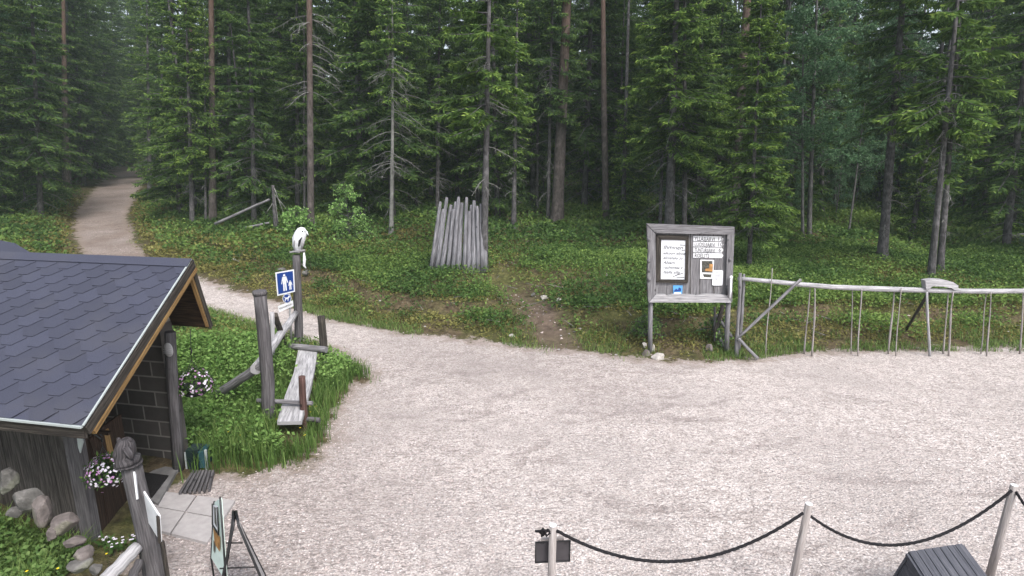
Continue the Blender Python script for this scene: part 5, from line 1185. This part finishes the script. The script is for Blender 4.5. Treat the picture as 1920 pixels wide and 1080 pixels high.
for y, x0, x1 in ((511, 1341, 1348), (514, 1339, 1351), (516.5, 1339, 1350), (519, 1339, 1352), (521.5, 1340, 1349), (524, 1341, 1346), (531, 1342, 1346)): m_.bar(P(x0, y, YN-.016), P(x1, y, YN-.016), .002, .009, (0, 0, 1))
m_.build('small_print', M['galv'], nb)
m_ = MB(); m_.slabpx([(1262, 535), (1280, 535.5), (1279, 552.5), (1262.5, 552)], YN-.004, .008); m_.build('blue_poster', M['sky_blue'], nb)
m_ = MB(); m_.slabpx([(1264, 545), (1268, 541), (1271, 544), (1273, 539), (1277, 541), (1277, 546), (1264, 547)], YN-.007, .002); m_.build('poster_print', M['blue'], nb)
m_ = MB(); m_.slabpx([(1264, 548), (1277, 548.3), (1277, 551), (1264, 550.8)], YN-.007, .002); m_.build('poster_print', M['white'], nb)
m_ = MB(); m_.blob(P(1371, 520, YN-.12), (.035, .02, .035), 2, 2, .02); m_.tube([P(1371, 522, YN-.12), P(1370, 545, YN-.12), P(1368.5, 559, YN-.12)], [.018, .022, .014], 10); m_.build('latch_paddle', M['white'], nb)
m_ = MB(); m_.tube([P(1363.5, 535, YN-.10), P(1363, 553, YN-.10)], .022, 8); m_.build('latch_slot', M['ink'], nb)
# props behind the right leg
o = empty('prop_poles', (P(1352, 640, YN)[0], YN+.4, 0), 'crossed grey prop poles behind the right leg of the notice board', 'poles')
for a_, b_, rr, mt in (((1343, 590), (1372, 632), .028, 'grey'), ((1355, 572), (1341, 625), .04, 'dark'), ((1344, 612), (1357, 655), .03, 'grey'), ((1340, 575), (1340, 640), .02, 'greymid')):
    m_ = MB(); m_.log(P(*a_, YN+.35), P(*b_, YN+.22), rr, rr, 5, 8); m_.build('pole', M[mt], o)

# ------------------------------------------------------------------ pole fence
YG = YN
fn = empty('pole_fence', (P(1640, 655, YG)[0], YG, 0), 'long low fence of one barkless top rail carried by pairs of thin sticks', 'fence')
m_ = MB(); rail = [(1384, 522), (1440, 527), (1500, 533), (1560, 538), (1640, 541.5), (1700, 543), (1760, 545), (1840, 546), (1920, 545.5), (2010, 544)]
m_.tube([P(x, y, YG) for x, y in rail], [.034, .040, .044, .046, .050, .048, .046, .046, .044, .044], 12, 0, .14); m_.build('top_rail', M['pale'], fn)
def st_(t, b, r, mt='grey', Yo=0., nm='stick'):
    bb = P(b[0], b[1], YG+Yo); gz_ = Hs(bb[0], bb[1]); m_ = MB(); tt_ = P(t[0], t[1], YG+Yo); b0_ = np.array([bb[0], bb[1], min(bb[2], gz_)-.04]); rj = np.random.default_rng(int(t[0])); k_ = np.linspace(0, 1, 8)
    bw_ = rj.normal()*.010*np.sin(k_*3.14)+rj.normal()*.005*np.sin(k_*6.28); m_.tube([b0_+(tt_-b0_)*q+np.array([o_, 0, 0]) for q, o_ in zip(k_, bw_)], [r*(1.15-.35*q)*(1+.12*rj.normal()) for q in k_], 8, 0, .12); m_.build(nm, M[mt], fn)
st_((1388, 512), (1381, 668), .034, 'grey', -.08, 'post'); st_((1395, 514), (1385, 655), .03, 'grey', .09, 'post')
for i, (t, b) in enumerate((((1448, 503), (1437, 658)), ((1519, 540), (1508, 661)), ((1528, 541), (1523, 661)), ((1598, 543), (1597, 657)), ((1616, 543), (1610, 659)), ((1677, 545), (1667, 655)), ((1690, 540), (1682, 655)),
                            ((1778, 548), (1770, 656)), ((1787, 548), (1781, 656)), ((1850, 548), (1842, 649)), ((1858, 548), (1854, 649)), ((1919, 540), (1916, 646)), ((1985, 545), (1980, 645)), ((1995, 545), (1992, 645)))):
    st_(t, b, .0095+.003*(i % 3), 'gpost', .07 if i % 2 else -.07)
st_((1738, 548), (1746, 656), .022, 'pale', -.07)
m_ = MB(); a = P(1502, 524, YG-.08); c_ = P(1383, 634, YG-.1); m_.log(c_, a, .027, .027, 8, 10, seed=3); m_.build('diagonal_brace', M['grey'], fn)
m_ = MB(); c2 = G(1421, 673, .03); m_.log(c_+[0, -.02, 0], c2, .03, .03, 5, 10, seed=5); m_.build('diagonal_brace', M['grey'], fn)
m_ = MB(); m_.log(P(1741, 549, YG+.08), P(1699, 618, YG+.9), .03, .025, 5, 8, seed=6); m_.build('diagonal_brace', M['dark'], fn)
m_ = MB(); m_.slabpx([(1735, 526), (1750, 524), (1770, 525), (1787, 529), (1797, 535), (1797, 542), (1790, 544), (1784, 540), (1768, 537.5), (1750, 537), (1745, 539), (1744, 543), (1737, 543)], YG-.08, .13)
tag(m_.build('bent_wooden_bow', M['pale']), 'bent pale wooden bow resting on the fence rail in front of a leaning spruce', 'wooden bow')

# ------------------------------------------------------------------ rope barrier
tops_ = [(1037, 985, 4.14, 1031, 1180, 'left rope post carrying the dark square plate'), (1517, 945, 4.43, 1470, 1180, 'middle rope post of the barrier, between two hanging ropes'), (1902, 910, 4.73, 1836, 1165, 'right rope post with pale cut top beyond the slatted box')]
RP = []
for i, (x, y, Yy, bx_, by_, lb) in enumerate(tops_):
    t = P(x, y, Yy); b = P(bx_, by_, Yy); b[2] = -.1; o = empty('rope_post', (b[0], b[1], 0), 'round grey '+lb, 'post', 'posts of the rope barrier')
    m_ = MB(); m_.tube([b, b*.5+t*.5, t], [.034, .032, .030], 14, 0, .03); m_.build('shaft', M['gpost'], o)
    m_ = MB(); m_.tube([t-[0, 0, .0], t+[0, 0, .004]], .029, 14); m_.build('cut_top', M['white'], o)
    RP.append((t, b))
t4 = np.array([4.75, 3.9, .98]); b4 = np.array([4.65, 3.9, -.1]); o = empty('rope_post', (4.65, 3.9, 0), 'round grey rope post beyond the right edge of the view', 'post', 'posts of the rope barrier'); m_ = MB(); m_.tube([b4, t4], .032, 12); m_.build('shaft', M['gpost'], o)
def rope(a, b_, sag, label, via=None, seed=0):
    n = 60; m_ = MB(); pts = []
    for i in range(n+1):
        t = i/n; p = a*(1-t)+b_*t; p = p-np.array([0, 0, sag*4*t*(1-t)]); pts.append(p)
    for j in range(3):     # three twisted strands
        q = [p+np.array([0, math.cos(i*1.1+j*2.094), math.sin(i*1.1+j*2.094)])*.0065 for i, p in enumerate(pts)]; m_.tube(q, .0085, 6)
    return tag(m_.build('rope', M['rope']), label, 'rope', 'ropes of the barrier')
a0 = P(1044, 995, 4.12); a1 = P(1506, 962, 4.40); a2 = P(1520, 968, 4.42); a3 = P(1897, 920, 4.71)
def sagfor(a, b_, px, py):
    m = (a+b_)/2; t = P(px, py, m[1]); return float(m[2]-t[2])
rope(a0, a1, sagfor(a0, a1, 1275, 1052), 'black twisted rope sagging between the left and middle posts')
rope(a2, a3, sagfor(a2, a3, 1705, 1020), 'black twisted rope sagging between the middle and right posts')
rope(P(1905, 922, 4.7), t4-[0, 0, .05], .22, 'black rope falling away at the right edge of the view')
# knot
kc = P(1018, 996, 4.13); m_ = MB(); m_.tube([P(1034, 995, 4.13), kc, P(1003, 996, 4.13)], [.012, .013, .010], 8)
m_.tube([kc+[-.0, 0, -.035], kc+[-.025, -.01, .0], kc+[0, -.015, .035], kc+[.02, -.01, 0], kc+[0, 0, -.035]], .012, 8); m_.tube([kc+[.035, 0, .02], kc+[.055, -.01, -.01], kc+[.03, -.012, -.035], kc+[0.01, 0, -.0]], .011, 8); m_.tube([kc, kc+[-.01, 0, -.05]], [.012, .008], 8)
tag(m_.build('rope_knot', M['rope']), 'black knotted rope end tied on the left rope post', 'knot')
ps = empty('dark_plate', P(1036, 1036, 4.2), 'dark rectangular plate mounted behind the left rope post', 'sign')
m_ = MB(); m_.slabpx([(1004, 1017), (1069, 1014), (1068, 1052), (1004, 1055)], 4.19, .012); m_.build('panel', M['plate'], ps)
m_ = MB()
for a_, b_ in (((1004, 1017), (1069, 1014)), ((1069, 1014), (1068, 1052)), ((1068, 1052), (1004, 1055)), ((1004, 1055), (1004, 1017))): m_.tube([P(*a_, 4.185), P(*b_, 4.185)], .006, 6)
m_.build('rim', M['black'], ps)
m_ = MB(); m_.bar(P(1015, 1011, 4.2), P(1057, 1009, 4.2), .03, .014); m_.bar(P(1016, 1012, 4.2), P(1016, 1018, 4.2), .012, .02, (0, 1, 0)); m_.bar(P(1056, 1008, 4.2), P(1056, 1015, 4.2), .012, .02, (0, 1, 0)); m_.build('bracket', M['gpost'], ps)

# ------------------------------------------------------------------ slatted A frame at the bottom right
r0 = P(1703, 1034, 4.42); r1 = P(1804, 1019, 4.52); fdir = np.array([0, -1., 0]); 
sl = empty('slatted_box', ((r0[0]+r1[0])/2, 4.45, 0), 'dark slate coloured slatted wooden box with sloping lid on the gravel', 'box')
def off(p, dy, dz): return p+np.array([0, dy, dz])
def panel(t0, t1, g0, g1, n_, nm='slat', mt='slat', th=.02):
    for i in range(n_):
        u0, u1 = i/n_+.05/n_, (i+1)/n_-.05/n_; a, b_ = t0*(1-u0)+t1*u0, t0*(1-u1)+t1*u1; c_, d_ = g0*(1-u1)+g1*u1, g0*(1-u0)+g1*u0
        n = norm(np.cross(b_-a, d_-a)); n = n if n[2] > .02 or (abs(n[2]) <= .02 and n[1] < 0) else -n; m_ = MB(); m_.hexa([d_-n*th, c_-n*th, b_-n*th, a-n*th, d_, c_, b_, a]); m_.build(nm, M[mt], sl)
l0, l1 = off(r0, -.72, -.235), off(r1, -.72, -.235); k0, k1 = off(r0, .2, r0[2]*-1+.02), off(r1, .2, -r1[2]+.02)
panel(r0, r1, l0, l1, 7)                                    # sloping lid
panel(r0, r1, k0, k1, 7)                                    # steep back
panel(off(l0, .03, -.01), off(l1, .03, -.01), np.array([l0[0], l0[1]+.03, .0]), np.array([l1[0], l1[1]+.03, .0]), 7)
for top, sg in ((r0, .02), (r1, -.02)):
    e = np.array([sg, 0, 0]); m_ = MB(); m_.prism([off(top, .01, -.04)+e, off(top, -.68, -.26)+e, np.array([top[0], top[1]-.68, .02])+e, np.array([top[0], top[1]+.17, .02])+e], e*.8); m_.build('end_panel', M['slat'], sl)
    m_ = MB(); m_.bar(off(top, -.0, -.03)+e*-.2, off(top, -.70, -.255)+e*-.2, .03, .03); m_.build('edge_rail', M['slat'], sl)

# ------------------------------------------------------------------ thin haze volume added to lift the forest's dark tones
hm = bpy.data.materials.new('lifting_haze'); hm.use_nodes = True; ht = hm.node_tree; ht.nodes.clear()
pv = ht.nodes.new('ShaderNodeVolumePrincipled'); pv.inputs['Color'].default_value = (.74, .90, .86, 1); pv.inputs['Density'].default_value = .0012
ho = ht.nodes.new('ShaderNodeOutputMaterial'); ht.links.new(pv.outputs[0], ho.inputs['Volume'])
m_ = MB(); m_.hexa([(-360, -70, -80), (360, -70, -80), (360, 460, -80), (-360, 460, -80), (-360, -70, 32), (360, -70, 32), (360, 460, 32), (-360, 460, 32)]); tag(m_.build('haze', hm), 'faint pale haze added between the trees to lift the dark forest', 'haze', None, 'stuff')
